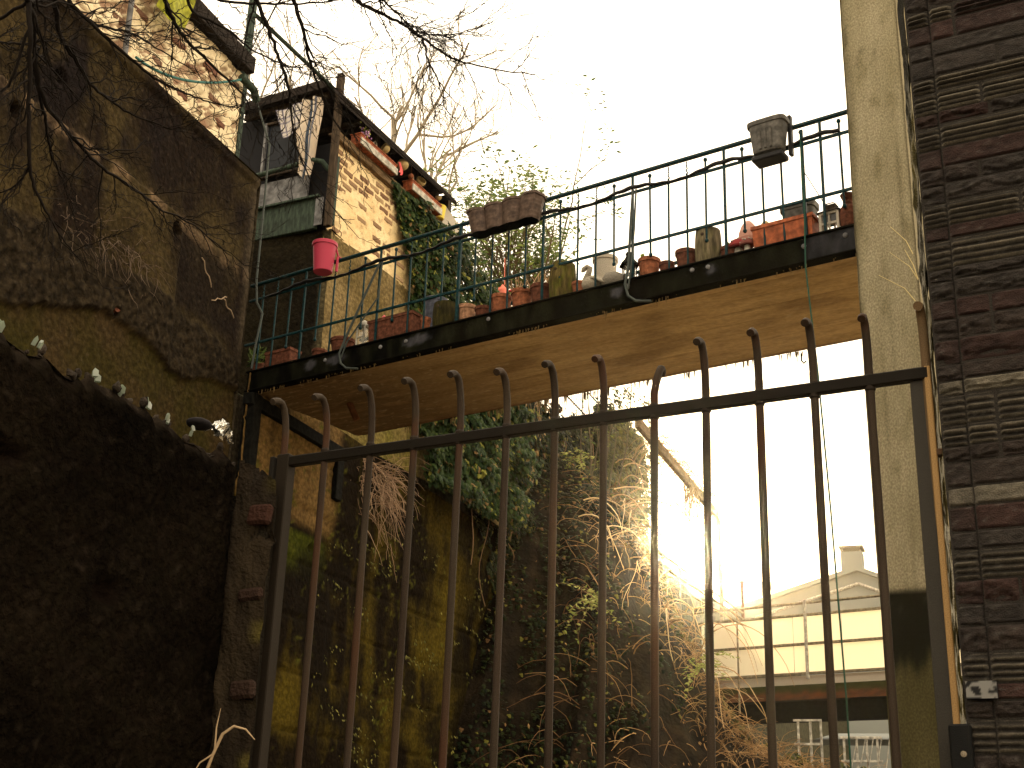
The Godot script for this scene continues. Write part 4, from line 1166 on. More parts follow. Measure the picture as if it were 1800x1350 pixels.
func dark_lantern(s: float, T: float):
	var o := thing("garden_lantern", "dark metal lantern with a pagoda roof standing mid-bridge", "lantern", bp(s, 0.002, T))
	var xf := Transform3D(Basis(), bp(s, 0.002, T))
	var b := MB.new()
	b.lathe([Vector2(0, 0), Vector2(0.07, 0), Vector2(0.07, 0.015), Vector2(0.0, 0.02)], 6, xf)
	for k in 6:
		var a := TAU * k / 6.0
		b.tube([xf * Vector3(cos(a) * 0.062, 0.01, sin(a) * 0.062), xf * Vector3(cos(a) * 0.062, 0.20, sin(a) * 0.062)], 0.005, 5)
	part("frame", b, M.old_steel, o)
	b = MB.new()
	b.lathe([Vector2(0.0, 0.19), Vector2(0.09, 0.19), Vector2(0.085, 0.205), Vector2(0.05, 0.245), Vector2(0.028, 0.29), Vector2(0.035, 0.305), Vector2(0.03, 0.315), Vector2(0.0, 0.32)], 6, xf)
	part("roof", b, M.old_steel, o)
	b = MB.new(); b.lathe([Vector2(0.056, 0.02), Vector2(0.056, 0.19)], 6, xf)
	part("pane", b, M.clear_pane, o)

func goose():
	var o := thing("goose_figure", "pale stone goose with a curved neck lying before the white bucket", "ornament", bp(4.06, 0.002, 0.09))
	var b := MB.new(); b.col = Color(0.52, 0.46, 0.36)
	b.ball(bp(4.0, 0.10, 0.11), Vector3(0.12, 0.075, 0.075), 14, 8, Basis(BE, UP, -BN))
	var nk := [bp(3.95, 0.12, 0.09), bp(3.99, 0.19, 0.075), bp(4.01, 0.235, 0.07), bp(3.98, 0.255, 0.07), bp(3.94, 0.235, 0.07), bp(3.925, 0.215, 0.07)]
	b.tube(nk, [0.036, 0.026, 0.022, 0.022, 0.024, 0.008], 10)
	for k in 6: b.ball(bp(4.06 + 0.022 * k, 0.12 - 0.012 * k, 0.06), Vector3(0.05, 0.016, 0.03), 8, 5, Basis(BE, UP, -BN).rotated(BN, 0.3))
	part("body", b, M.stone, o)
	o = thing("field_stone", "grey mottled stone at the tail of the stone goose", "stone", bp(4.25, 0.002, 0.10))
	b = MB.new(); b.col = Color(0.30, 0.27, 0.22)
	b.ball(bp(4.22, 0.075, 0.11), Vector3(0.12, 0.085, 0.09), 16, 10, Basis(BE, UP, -BN))
	for i in b.v.size(): b.v[i] += (b.v[i] - bp(4.22, 0.075, 0.11)) * 0.25 * na.get_noise_3dv(b.v[i] * 9.0)
	part("body", b, M.stone, o)

func gnome():
	var o := thing("garden_gnome", "small garden gnome with a pink cap beside the brown trough", "ornament", bp(1.585, 0.002, 0.2))
	var xf := Transform3D(Basis(), bp(1.585, 0.002, 0.2))
	var b := MB.new(); b.col = Color(0.10, 0.09, 0.12)
	b.lathe([Vector2(0, 0), Vector2(0.042, 0), Vector2(0.048, 0.10), Vector2(0.05, 0.18), Vector2(0.03, 0.255), Vector2(0, 0.26)], 14, xf)
	part("coat", b, M.plain_vc, o)
	b = MB.new(); b.col = Color(0.6, 0.38, 0.28)
	b.ball(xf * Vector3(0, 0.275, 0), Vector3(0.03, 0.032, 0.03), 10, 8)
	b.ball(xf * Vector3(0.004, 0.272, 0.03), Vector3(0.008, 0.008, 0.009), 6, 4)
	part("head", b, M.plain_vc, o)
	b = MB.new(); b.lathe([Vector2(0.026, 0.27), Vector2(0.03, 0.25), Vector2(0.02, 0.21), Vector2(0, 0.19)], 10, xf * Transform3D(Basis(), Vector3(0, 0, 0.014)))
	part("beard", b, M.white_paint, o)
	b = MB.new(); b.col = Color(0.52, 0.11, 0.12)
	b.lathe([Vector2(0.037, 0.288), Vector2(0.034, 0.31), Vector2(0.018, 0.345), Vector2(0, 0.365)], 12, xf)
	part("cap", b, M.plain_vc, o)

func gate():
	var t := thing("iron_gate", "tall rusty iron bar gate with hooked bar tops across the passage", "gate", GO)
	var gb := Basis(GU, UP, -GN)
	var tint := func(y: float, k: float) -> Color:
		var cc := mix3(Color(0.042, 0.029, 0.020), Color(0.066, 0.048, 0.033), 0.5 + nb.get_noise_2d(y * 1.6, k * 5.0))
		return mix3(cc, Color(0.085, 0.038, 0.02), ss(0.1, 0.4, na.get_noise_2d(y * 2.2, k * 9.0 + 40.0)) * 0.8)
	var us := [-2.421, -2.197, -1.988, -1.779, -1.573, -1.368, -1.167, -0.968, -0.772, -0.577, -0.385, -0.1975]
	for i in us.size():
		var u: float = us[i]
		var b := MB.new()
		var pts := []
		var rad := []
		var odd := i == 7
		var tilt := rng.randf_range(-0.006, 0.006)
		for y in [0.12, 0.5, 1.0, 1.4, 1.8, 2.2, 2.6, 2.85, 3.0, 3.06]: pts.append(gp(u + tilt * (y - 3.0), y, 0.0))
		var top: float = 3.225 + (0.0 if not odd else -0.05) + [0.01, 0.02, 0.02, 0.02, 0.0, 0.0, -0.005, 0.0, 0.0, 0.005, 0.01, 0.0][i]
		var reach: float = [0.10, 0.095, 0.095, 0.09, 0.09, 0.09, 0.08, 0.05, 0.08, 0.075, 0.075, 0.06][i] * (-1.0 if not odd else 1.0)
		for k in 9:
			var a := PI * 0.86 * k / 8.0
			pts.append(gp(u + (0.018 * sin(a) if odd else 0.0), lerpf(3.07, top, sin(minf(a, PI * 0.5))) - (0.028 * (1.0 - sin(a)) if a > PI * 0.5 else 0.0), reach * (1.0 - cos(a)) * 0.56))
		for k in pts.size(): rad.append(0.0140 + 0.0006 * sin(k * 2.7 + i))
		b.tube(pts, rad, 10)
		for k in b.v.size(): b.c[k] = tint.call(b.v[k].y, u)
		part("bar", b, M.gate_steel, t)
	# top rail: flat bar with the bars through it
	var b := MB.new()
	b.col = Color(0.016, 0.012, 0.009)
	b.box(gp(-1.305, 3.0, 0.0), Vector3(2.60, 0.042, 0.036), gb.rotated(GN, -0.006), 0.004)
	part("rail", b, M.gate_steel, t)
	b = MB.new(); b.col = Color(0.016, 0.012, 0.009)
	b.box(gp(-1.3, 0.22, 0.0), Vector3(2.6, 0.046, 0.035), gb, 0.004)
	part("rail", b, M.gate_steel, t)
	for i in us.size():
		b = MB.new(); b.col = Color(0.035, 0.026, 0.019)
		b.lathe([Vector2(0.0135, -0.03), Vector2(0.018, -0.024), Vector2(0.0185, 0.024), Vector2(0.0135, 0.032)], 10, Transform3D(Basis(), gp(us[i], 3.0, 0)))
		part("weld", b, M.gate_steel, t)
	# hinge stile on the left, hook on top
	var l := Node3D.new(); l.name = "stile"; t.add_child(l, true)
	b = MB.new(); b.col = Color(0.030, 0.023, 0.016)
	b.box(gp(-2.622, 1.55, 0.005), Vector3(0.062, 2.95, 0.055), gb, 0.004)
	part("box_section", b, M.gate_steel, l)
	b = MB.new(); b.col = Color(0.02, 0.017, 0.014)
	b.box(gp(-2.668, 1.55, -0.01), Vector3(0.022, 2.93, 0.05), gb, 0.003)
	part("hinge_strip", b, M.gate_steel, l)
	b = MB.new()
	var pts := [gp(-2.635, 2.9, 0), gp(-2.635, 3.08, 0)]
	for k in 9:
		var a := PI * 0.86 * k / 8.0
		pts.append(gp(-2.635, lerpf(3.09, 3.245, sin(minf(a, PI * 0.5))) - (0.028 * (1.0 - sin(a)) if a > PI * 0.5 else 0.0), -0.10 * (1.0 - cos(a)) * 0.56))
	b.tube(pts, 0.0145, 10)
	for k in b.v.size(): b.c[k] = tint.call(b.v[k].y, 3.0)
	part("hooked_bar", b, M.gate_steel, l)
	# lock stile on the right: angle iron, its sunlit edge painted in as gold tan, hook on top
	var r := Node3D.new(); r.name = "stile"; t.add_child(r, true)
	b = MB.new(); b.col = Color(0.060, 0.054, 0.045)
	b.box(gp(-0.043, 1.53, 0.0), Vector3(0.050, 3.0, 0.008), gb, 0.002)
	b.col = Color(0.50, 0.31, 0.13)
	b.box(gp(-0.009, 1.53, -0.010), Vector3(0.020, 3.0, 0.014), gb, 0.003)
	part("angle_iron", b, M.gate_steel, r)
	b = MB.new()
	pts = [gp(-0.015, 2.5, 0.01), gp(-0.012, 3.06, 0.0)]
	for k in 9:
		var a := PI * 0.75 * k / 8.0
		pts.append(gp(-0.012, lerpf(3.07, 3.228, sin(minf(a, PI * 0.5))) - (0.02 * (1.0 - sin(a)) if a > PI * 0.5 else 0.0), -0.07 * (1.0 - cos(a)) * 0.56))
	b.tube(pts, 0.016, 10)
	b.col = Color(0.3, 0.2, 0.11)
	for k in b.v.size(): b.c[k] = mix3(tint.call(b.v[k].y, 7.0), Color(0.30, 0.20, 0.10), 0.5)
	part("hooked_bar", b, M.gate_steel, r)
	b = MB.new(); b.col = Color(0.12, 0.07, 0.04)
	b.box(gp(0.012, 2.735, 0.0), Vector3(0.05, 0.022, 0.03), gb, 0.003)
	part("wall_tie", b, M.gate_steel, r)
	b = MB.new(); b.col = Color(0.012, 0.012, 0.012)
	b.box(gp(0.012, 1.80, -0.06), Vector3(0.062, 0.17, 0.10), gb, 0.006)
	part("lock_box", b, M.gate_steel, r)
	b = MB.new(); b.col = Color(0.3, 0.25, 0.18)
	b.lathe([Vector2(0.009, 0), Vector2(0.009, 0.006), Vector2(0, 0.008)], 8, Transform3D(Basis(GU, -GN, -UP), gp(0.02, 1.80, -0.11)))
	part("screw", b, M.gate_steel, r)

func pillar():
	var t := thing("concrete_pillar", "pale square concrete pillar with a black mould band, between gate and brick wall", "pillar", Vector3(-0.49, 0, -8.63))
	var b := MB.new()
	var P0 := gp(0, 0, 4.4)
	var w := 0.42
	var left := -1.165
	for side in 3:
		b.sheet(16, 260, func(u: float, v: float):
			var y := lerpf(0.0, 11.5, v)
			var uu := left + w * u if side == 0 else (left if side == 1 else left + w)
			var tt := 4.4 if side == 0 else (4.4 + w * (1.0 - u) if side == 1 else 4.4 + w * u)
			var d := 0.004 * na.get_noise_3d(uu * 4.0, y * 2.0, tt)
			var k := na.get_noise_3d(uu * 3.0, y * 1.1, tt * 3.0)
			var k2 := nb.get_noise_3d(uu * 9.0, y * 1.6, tt * 4.0)
			var cc := mix3(Color(0.31, 0.27, 0.165), Color(0.42, 0.37, 0.245), 0.5 + 0.9 * k + 0.35 * k2)
			cc = mix3(cc, Color(0.20, 0.17, 0.09), ss(0.15, 0.5, nb.get_noise_3d(uu * 6.0, y * 2.2, 4.0)) * 0.6)
			var runs := nb.get_noise_2d(uu * 26.0 + tt, y * 0.25) + 0.6 * nb.get_noise_2d(uu * 60.0, y * 0.4)
			cc = mix3(cc, Color(0.17, 0.145, 0.085), ss(0.1, 0.7, runs) * 0.55)
			cc = mix3(cc, Color(0.44, 0.39, 0.27), ss(0.25, 0.6, na.get_noise_3d(uu * 5.0 + 9.0, y * 1.3, tt)) * 0.5)
			cc = mix3(cc, Color(0.10, 0.085, 0.05), ss(0.02, 0.0, absf(nb.get_noise_3d(uu * 2.5, y * 0.9, 17.0))) * ss(0.0, 0.3, na.get_noise_2d(y * 0.8, 3.0)) * 0.6)
			var drip := 3.16 - 0.36 - 0.20 * absf(nb.get_noise_2d(uu * 22.0, 3.0)) - 0.12 * nb.get_noise_2d(uu * 9.0, 8.0)
			var low := ss(3.165, 3.14, y + 0.012 * nb.get_noise_2d(uu * 16.0, 31.0))
			cc = mix3(cc, mix3(Color(0.075, 0.066, 0.026), Color(0.115, 0.10, 0.045), 0.5 + k), low)
			cc = mix3(cc, Color(0.005, 0.006, 0.004), low * ss(drip - 0.16, drip + 0.02, y) * 0.98)
			cc = mix3(cc, Color(0.10, 0.10, 0.09), low * ss(0.35, 0.5, nb.get_noise_2d(uu * 30.0, y * 30.0)) * ss(3.0, 3.06, y) * 0.5)
			d -= 0.012 * low
			d -= 0.02 * ss(0.06, 0.0, u) + 0.02 * ss(0.94, 1.0, u) if side == 0 else 0.0
			var p := gp(uu, y, tt)
			return [p - GN * d if side == 0 else p - GU * d * (1.0 if side == 1 else -1.0), cc])
	part("shaft", b, M.pillar, t)
	# dry stalks on the pillar
	b = MB.new(); b.col = Color(0.55, 0.45, 0.22)
	for q in [[0.0, 0.0, 0.9], [0.0, 0.0, 0.35], [-0.03, -0.16, 1.2], [-0.02, 0.2, 0.7]]:
		var p := gp(left + w + q[0], 5.32 + q[1], 4.36)
		b.tube([p, p + (-GU * q[2] * 0.5 + UP) * 0.10 - GN * 0.02, p + (-GU * q[2] + UP * 1.2) * 0.19 - GN * 0.03], [0.004, 0.003, 0.002], 4, false)
	solo("dry_stalks", b, M.twig, "dry golden grass stalks growing on the right edge of the concrete pillar", "grass stalks")

func facade():
	var t := thing("clinker_building", "dark brick clad building corner on the right, ribbed and rough faced bricks", "building", gp(0.03, 0, -0.08))
	var b := MB.new()
	var gb := Basis(GU, UP, -GN)
	b.box(gp(1.552, 3.6, 0.357), Vector3(3.05, 7.2, 0.846), gb)
	b.box(gp(1.60, 3.6, -0.070), Vector3(2.98, 7.2, 0.017), gb)
	part("mortar_wall", b, M.mortar, t)
	# mossy return of the wall
	b = MB.new()
	b.sheet(26, 200, func(u: float, v: float):
		var y := lerpf(0.0, 7.2, v)
		var tt := lerpf(0.40, -0.058, u)
		var uu := lerpf(-0.070, 0.024, u)
		var d := 0.012 * nb.get_noise_3d(uu * 20.0, y * 7.0, tt * 12.0) + 0.008 * na.get_noise_3d(uu * 8.0, y * 3.0, tt * 8.0)
		var cc := mix3(Color(0.060, 0.050, 0.010), Color(0.15, 0.118, 0.020), 0.5 + 1.3 * nb.get_noise_3d(uu * 10.0, y * 5.0, tt * 8.0))
		cc = mix3(cc, Color(0.035, 0.03, 0.018), ss(0.1, 0.4, na.get_noise_2d(y * 1.3, 4.0)) * 0.8)
		cc = mix3(cc, Color(0.02, 0.018, 0.012), ss(3.9, 4.25, y) * 0.9)
		return [gp(uu - d, y, tt), cc])
	part("mossy_return", b, M.moss, t)
	# courses, read off the photograph, and the same rhythm above and below
	var ys := [4.34, 4.278, 4.202, 4.137, 4.062, 4.005, 3.919, 3.87, 3.781, 3.704, 3.641, 3.575, 3.488, 3.438, 3.335, 3.29, 3.225, 3.157, 3.086, 3.002, 2.946, 2.897, 2.799, 2.728, 2.677, 2.597, 2.536, 2.456, 2.4, 2.308, 2.233, 2.171, 2.091, 2.002, 1.953, 1.9, 1.803]
	for k in 6: ys.push_front(ys[0] + [0.075, 0.06, 0.09, 0.055, 0.08, 0.07][k])
	for k in 5: ys.append(ys[-1] - [0.08, 0.06, 0.075, 0.09, 0.055][k])
	var ribbed := [0.0, 3, 0, 1, 2, 1, 0]
	for i in ys.size() - 1:
		var y1: float = ys[i] - 0.003
		var y0: float = ys[i + 1] + 0.003
		var hgt := y1 - y0
		var ci := i - 6
		# style and colour of a course: 0 split face, 1 ribbed, 2 plain rough
		var style := 0
		if ci in [0, 4, 11, 13, 22, 28, 32, 35] or (hgt > 0.075 and rng.randf() < 0.4): style = 1
		elif rng.randf() < 0.35: style = 2
		var red := ci in [1, 6, 12, 16, 18, 26, 29, 33] or rng.randf() < 0.08
		var c0 := Color(0.0330, 0.0270, 0.0234)
		if style == 1: c0 = Color(0.115, 0.099, 0.074)
		elif red: c0 = Color(0.0396, 0.0204, 0.0168)
		elif rng.randf() < 0.4: c0 = Color(0.0336, 0.0246, 0.0204)
		if ci in [5, 20, 25]: c0 = Color(0.15, 0.132, 0.10)
		# the turned corner brick
		brick(t, 0.028, 0.104 + 0.004 * (i % 2), y0, y1, c0.lerp(Color(0.0360, 0.0300, 0.0270), 0.25), style, -0.078, true)
		var u := 0.111
		var first := true
		while u < 1.25:
			var len := rng.randf_range(0.20, 0.42)
			if first:
				match ci:
					0, 1: len = 0.075
					5: len = 0.14
					6: len = 0.16
					9: len = 0.11
					16, 17: len = 0.10
					20: len = 0.20
					21, 22, 23: len = 0.085
					29: len = 0.10
					36: len = 0.06
			var c1 := c0 * rng.randf_range(0.85, 1.2)
			if not first and rng.randf() < 0.3: c1 = [Color(0.0360, 0.0204, 0.0174), Color(0.0540, 0.0468, 0.0360), Color(0.0300, 0.0240, 0.0204)][rng.randi() % 3]
			c1.a = 1.0
			brick(t, u, minf(u + len, 1.27), y0, y1, c1, (3 if ci == 19 and first else style), -0.086, false)
			u += len + 0.008
			first = false

func brick(t: Node3D, u0: float, u1: float, y0: float, y1: float, c0: Color, style: int, tt: float, corner: bool):
	var b := MB.new()
	var nu := clampi(int((u1 - u0) / 0.011), 5, 26)
	var nv := 14
	var sd := rng.randf() * 50.0
	var ribs := 4.0 if y1 - y0 > 0.07 else 3.0
	var turn := 0.0 if not corner else 0.10
	b.sheet(nu, nv, func(u: float, v: float):
		var eu := minf(u, 1.0 - u) * (u1 - u0)
		var ev := minf(v, 1.0 - v) * (y1 - y0)
		var e := minf(eu, ev)
		var uu := lerpf(u0, u1, u)
		var yy := lerpf(y0, y1, v)
		var d := 0.0
		var n1 := na.get_noise_2d(uu * 9.0 + sd, yy * 16.0)
		var n2 := nb.get_noise_2d(uu * 30.0 + sd, yy * 50.0)
		if style == 1:
			d = 0.006 * signf(sin(v * TAU * ribs + 0.6)) * ss(0.0, 0.25, absf(sin(v * TAU * ribs + 0.6))) + 0.002 * n2
		elif style == 0:
			var ledge := 0.34 + 0.5 * na.get_noise_1d(uu * 7.0 + sd * 3.0)
			d = 0.008 * n1 + 0.004 * n2 + 0.010 * ss(ledge - 0.05, ledge + 0.05, v) - 0.004
		elif style == 3:
			d = 0.0015 * n2 - 0.004 * float(fposmod(u * 11.0, 1.0) < 0.25) * float(v > 0.55 or v < 0.25)
		else:
			d = 0.004 * n1 + 0.002 * n2
		d = d * ss(0.0, 0.006, e) - 0.008 * ss(0.0035, 0.0, e) 
		var cc := c0 * (1.0 + 0.5 * n1 + 0.5 * n2)
		if style == 1: cc = mix3(cc, Color(0.022, 0.018, 0.015), ss(0.2, -0.3, sin(v * TAU * ribs + 0.6)))
		cc = mix3(cc, Color(0.10, 0.10, 0.09), ss(0.3, 0.6, n2) * 0.45)
		cc.a = 1.0
		return [gp(uu, yy, tt - d - (0.0 if not corner else -turn * (u1 - uu))), cc])
	part("brick", b, M.brick, t)

func ivy_leaf() -> ArrayMesh:
	# a lobed leaf, unit long, lying in x/y with its face to +z, folded along the midrib
	var b := MB.new()
	var o := [Vector3(0, -0.02, 0), Vector3(0.30, -0.14, -0.06), Vector3(0.46, 0.16, -0.10), Vector3(0.27, 0.34, -0.03), Vector3(0.30, 0.58, -0.08), Vector3(0.0, 0.92, -0.10)]
	var mid := Vector3(0, 0.30, 0.05)
	for s in [1, -1]:
		for i in 5:
			var p: Vector3 = o[i] * Vector3(s, 1, 1)
			var q: Vector3 = o[i + 1] * Vector3(s, 1, 1)
			b.face([mid, p, q], Vector3(0, 0.3, -5))
	return b.mesh()

func slim_leaf() -> ArrayMesh:
	var b := MB.new()
	b.face([Vector3(0, 0, 0), Vector3(0.2, 0.45, -0.05), Vector3(0, 0.5, 0.03)], Vector3(0, 0.3, -5))
	b.face([Vector3(0.2, 0.45, -0.05), Vector3(0, 1, -0.08), Vector3(0, 0.5, 0.03)], Vector3(0, 0.3, -5))
	b.face([Vector3(0, 0, 0), Vector3(0, 0.5, 0.03), Vector3(-0.2, 0.45, -0.05)], Vector3(0, 0.3, -5))
	b.face([Vector3(0, 0.5, 0.03), Vector3(0, 1, -0.08), Vector3(-0.2, 0.45, -0.05)], Vector3(0, 0.3, -5))
	return b.mesh()

func leaf_at(p: Vector3, face: Vector3, droop: Vector3, s: float) -> Transform3D:
	var z := (face + rv(0.55)).normalized()
	var y := (droop + rv(0.5)).normalized()
	var x := y.cross(z).normalized()
	y = z.cross(x)
	return Transform3D(Basis(x * s, y * s, z * s), p)

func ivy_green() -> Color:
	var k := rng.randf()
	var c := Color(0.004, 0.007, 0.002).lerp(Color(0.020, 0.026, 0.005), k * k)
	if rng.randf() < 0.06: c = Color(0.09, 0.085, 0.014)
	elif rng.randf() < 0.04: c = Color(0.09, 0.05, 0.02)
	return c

var IVY: ArrayMesh
var SLIM: ArrayMesh

func ivy():
	IVY = ivy_leaf()
	SLIM = slim_leaf()
	var edge := [Vector2(2.0, -20.6), Vector2(2.74, -19.94), Vector2(4.24, -18.01), Vector2(5.36, -17.25), Vector2(5.69, -17.16), Vector2(6.16, -16.02), Vector2(6.81, -14.72), Vector2(7.6, -14.3), Vector2(8.4, -14.0), Vector2(8.9, -13.75), Vector2(9.6, -13.35), Vector2(10.2, -13.6)]
	var t := thing("ivy", "dense dark green ivy covering the far retaining wall beside the sun", "ivy", Vector3(-6.95, 3.0, -18.0))
	var w := []
	var tint := []
	var n := 0
	while w.size() < 46000 and n < 130000:
		n += 1
		var z := rng.randf_range(-24.6, -13.4)
		var y := rng.randf_range(2.0, 9.4) if rng.randf() < 0.75 else rng.randf_range(2.0, 10.4)
		var e := along(edge, y) + 0.25 * nb.get_noise_2d(y * 1.8, 7.0) - 0.05
		if z > e: continue
		if y > 8.5 + 1.9 * ss(-19.5, -24.0, z) + 0.3 * nb.get_noise_1d(z * 2.0) and z < -16.0: continue
		if y > 8.6 and z > -16.0: continue
		var den := na.get_noise_2d(z * 1.1, y * 1.1) + 0.35 * ss(0.0, 0.6, e - z)
		if den < -0.25: continue
		var deep := (0.06 + 0.22 * ss(0.0, 1.0, e - z) + 0.30 * ss(-19.0, -24.0, z)) * (0.55 + 0.9 * (0.5 + na.get_noise_2d(z * 0.8 + 9.0, y * 0.8)))
		var p := Vector3(-6.93 + deep * (0.5 + 0.5 * sqrt(rng.randf())), y, z)
		w.append(leaf_at(p, Vector3(1.0, 0.5, 0.35), Vector3(0.15, -1, 0.1), rng.randf_range(0.05, 0.105)))
		tint.append(ivy_green().lerp(Color(0.15, 0.14, 0.025), ss(-20.0, -24.0, z) * rng.randf() * 0.9))  # sunlit yellow put into the leaf colour towards the far end
	copies("leaves", IVY, w, tint, M.ivy_leaf, t)
	# its bulk of old stems, behind the leaves
	var b := MB.new()
	b.sheet(60, 50, func(u: float, v: float):
		var y := lerpf(1.5, 9.6, v)
		var z := lerpf(along(edge, y) - 0.15, -24.65, u)
		var deep := (0.02 + 0.14 * ss(0.0, 1.2, (along(edge, y) - z)) + 0.22 * ss(-19.0, -24.0, z)) * (0.6 + 0.8 * (0.5 + na.get_noise_2d(z * 0.8 + 9.0, y * 0.8)))
		y = minf(y, 8.35 + 1.9 * ss(-19.5, -24.0, z)) if z < -14.5 else minf(y, 8.45)
		return [Vector3(-6.96 + deep, y, z), mix3(Color(0.009, 0.008, 0.005), Color(0.022, 0.02, 0.009), 0.5 + nb.get_noise_2d(y * 3.0, z * 3.0))])
	part("stem_mat", b, M.earth, t)
	for k in 40:
		b = MB.new()
		b.col = Color(0.10, 0.06, 0.03).lerp(Color(0.20, 0.13, 0.07), rng.randf())
		var z := rng.randf_range(-24.0, -15.5)
		var y := rng.randf_range(4.0, 8.6)
		if z > along(edge, y) - 0.4: continue
		var pts := []
		var l := rng.randf_range(0.5, 1.7)
		var x := -6.72 + rng.randf_range(0.0, 0.12) + 0.4 * ss(-19.0, -24.0, z)
		for i in 9: pts.append(Vector3(x + 0.05 * sin(i * 0.9 + k), y - l * i / 8.0, z + 0.10 * sin(i * 0.6 + k * 2.0)))
		b.tube(pts, 0.007, 5)
		part("bare_stem", b, M.twig, t)
	# little plants rooted in the joints of the mossy wall
	var wp := thing("wall_plants", "small yellow green plants rooted along the joints of the mossy wall behind the gate", "plants", Vector3(-6.9, 4.0, -15.0))
	w = []; tint = []
	for k in 5200:
		var z := rng.randf_range(-19.6, -12.2)
		var y := rng.randf_range(1.8, 5.2)
		var streak := nb.get_noise_2d(z * 0.5 + y * 0.9, y * 2.2 - z * 0.4) + 0.6 * na.get_noise_2d(z * 2.5, y * 2.5)
		if streak < 0.34 or z < along(edge, y): continue
		w.append(leaf_at(Vector3(-6.93 + rng.randf() * 0.05, y, z), Vector3(1.0, 0.7, 0.5), Vector3(0.2, -1, 0), rng.randf_range(0.02, 0.06)))
		tint.append(Color(0.05, 0.05, 0.008).lerp(Color(0.26, 0.24, 0.06), rng.randf() * rng.randf()))
	copies("leaves", SLIM, w, tint, M.leaf, wp)
	# ivy on the shed
	t = thing("ivy", "ivy climbing the brick flank of the shed behind the bridge railing", "ivy", sp(2.0, 0.4, -0.05))
	w = []; tint = []
	var left := [Vector2(-2.6, 2.5), Vector2(-1.2, 2.0), Vector2(-0.3, 1.95), Vector2(0.3, 1.80), Vector2(0.8, 1.52), Vector2(1.05, 1.40), Vector2(1.25, 1.25)]
	n = 0
	while w.size() < 16000 and n < 60000:
		n += 1
		var d := rng.randf_range(1.2, 5.2)
		var h := rng.randf_range(-2.5, 1.30)
		if d < along(left, h) + 0.12 * nb.get_noise_1d(h * 5.0): continue
		if h > 1.28 - 0.30 * maxf(0.0, d - 2.0): continue
		var p := sp(d, h, -0.03 - (0.10 + 0.30 * ss(0.0, 1.2, d - 1.5)) * (0.3 + 0.7 * rng.randf()) * (0.7 + na.get_noise_2d(d * 1.5, h * 1.5)))
		w.append(leaf_at(p, Vector3(1.0, 0.5, 0.5), Vector3(0.15, -1, 0.1), rng.randf_range(0.055, 0.105)))
		tint.append(ivy_green() * 1.5 + Color(0.004, 0.012, 0.003))
	copies("leaves", IVY, w, tint, M.ivy_leaf, t)
	for k in 6:
		b = MB.new(); b.col = Color(0.30, 0.14, 0.07)
		b.tube([sp(2.6 + 0.4 * k, -0.5 + 0.2 * (k % 3), -0.30), sp(2.62 + 0.4 * k, -0.35 + 0.2 * (k % 3), -0.36), sp(2.70 + 0.4 * k, -0.28 + 0.2 * (k % 3), -0.40)], [0.010, 0.018, 0.006], 5)
		part("withered_leaf", b, M.twig, t)

func twigs(b: MB, p: Vector3, dir: Vector3, l: float, r: float, bend: Vector3, seg := 8, curl := 0.25, sides := 4):
	var pts := [p]
	var rad := [r]
	var d := dir.normalized()
	for i in seg:
		d = (d + bend * (1.0 / seg) + rv(curl)).normalized()
		p += d * l / seg
		pts.append(p)
		rad.append(lerpf(r, r * 0.3, (i + 1.0) / seg))
	b.tube(pts, rad, sides, false)
	return [pts, d]

func bank_height(x: float, z: float) -> float:
	var prof := [Vector2(-7.2, 8.1), Vector2(-6.2, 7.35), Vector2(-5.68, 7.0), Vector2(-5.3, 6.2), Vector2(-4.9, 5.2), Vector2(-4.5, 4.5), Vector2(-4.15, 3.7), Vector2(-3.5, 3.0), Vector2(-2.6, 2.6), Vector2(-1.73, 2.5), Vector2(0.0, 2.0), Vector2(3.0, 0.6)]
	var h := along(prof, x)
	h = h * ss(-14.4, -19.6, z + 0.6 * na.get_noise_1d(x * 0.9)) if z > -20.0 else h - 0.5 * (-20.0 - z) * ss(-3.0, -5.0, x) * 0.5
	return h + 0.16 * na.get_noise_2d(x * 1.3, z * 1.3) + 0.07 * nb.get_noise_2d(x * 5.0, z * 5.0)

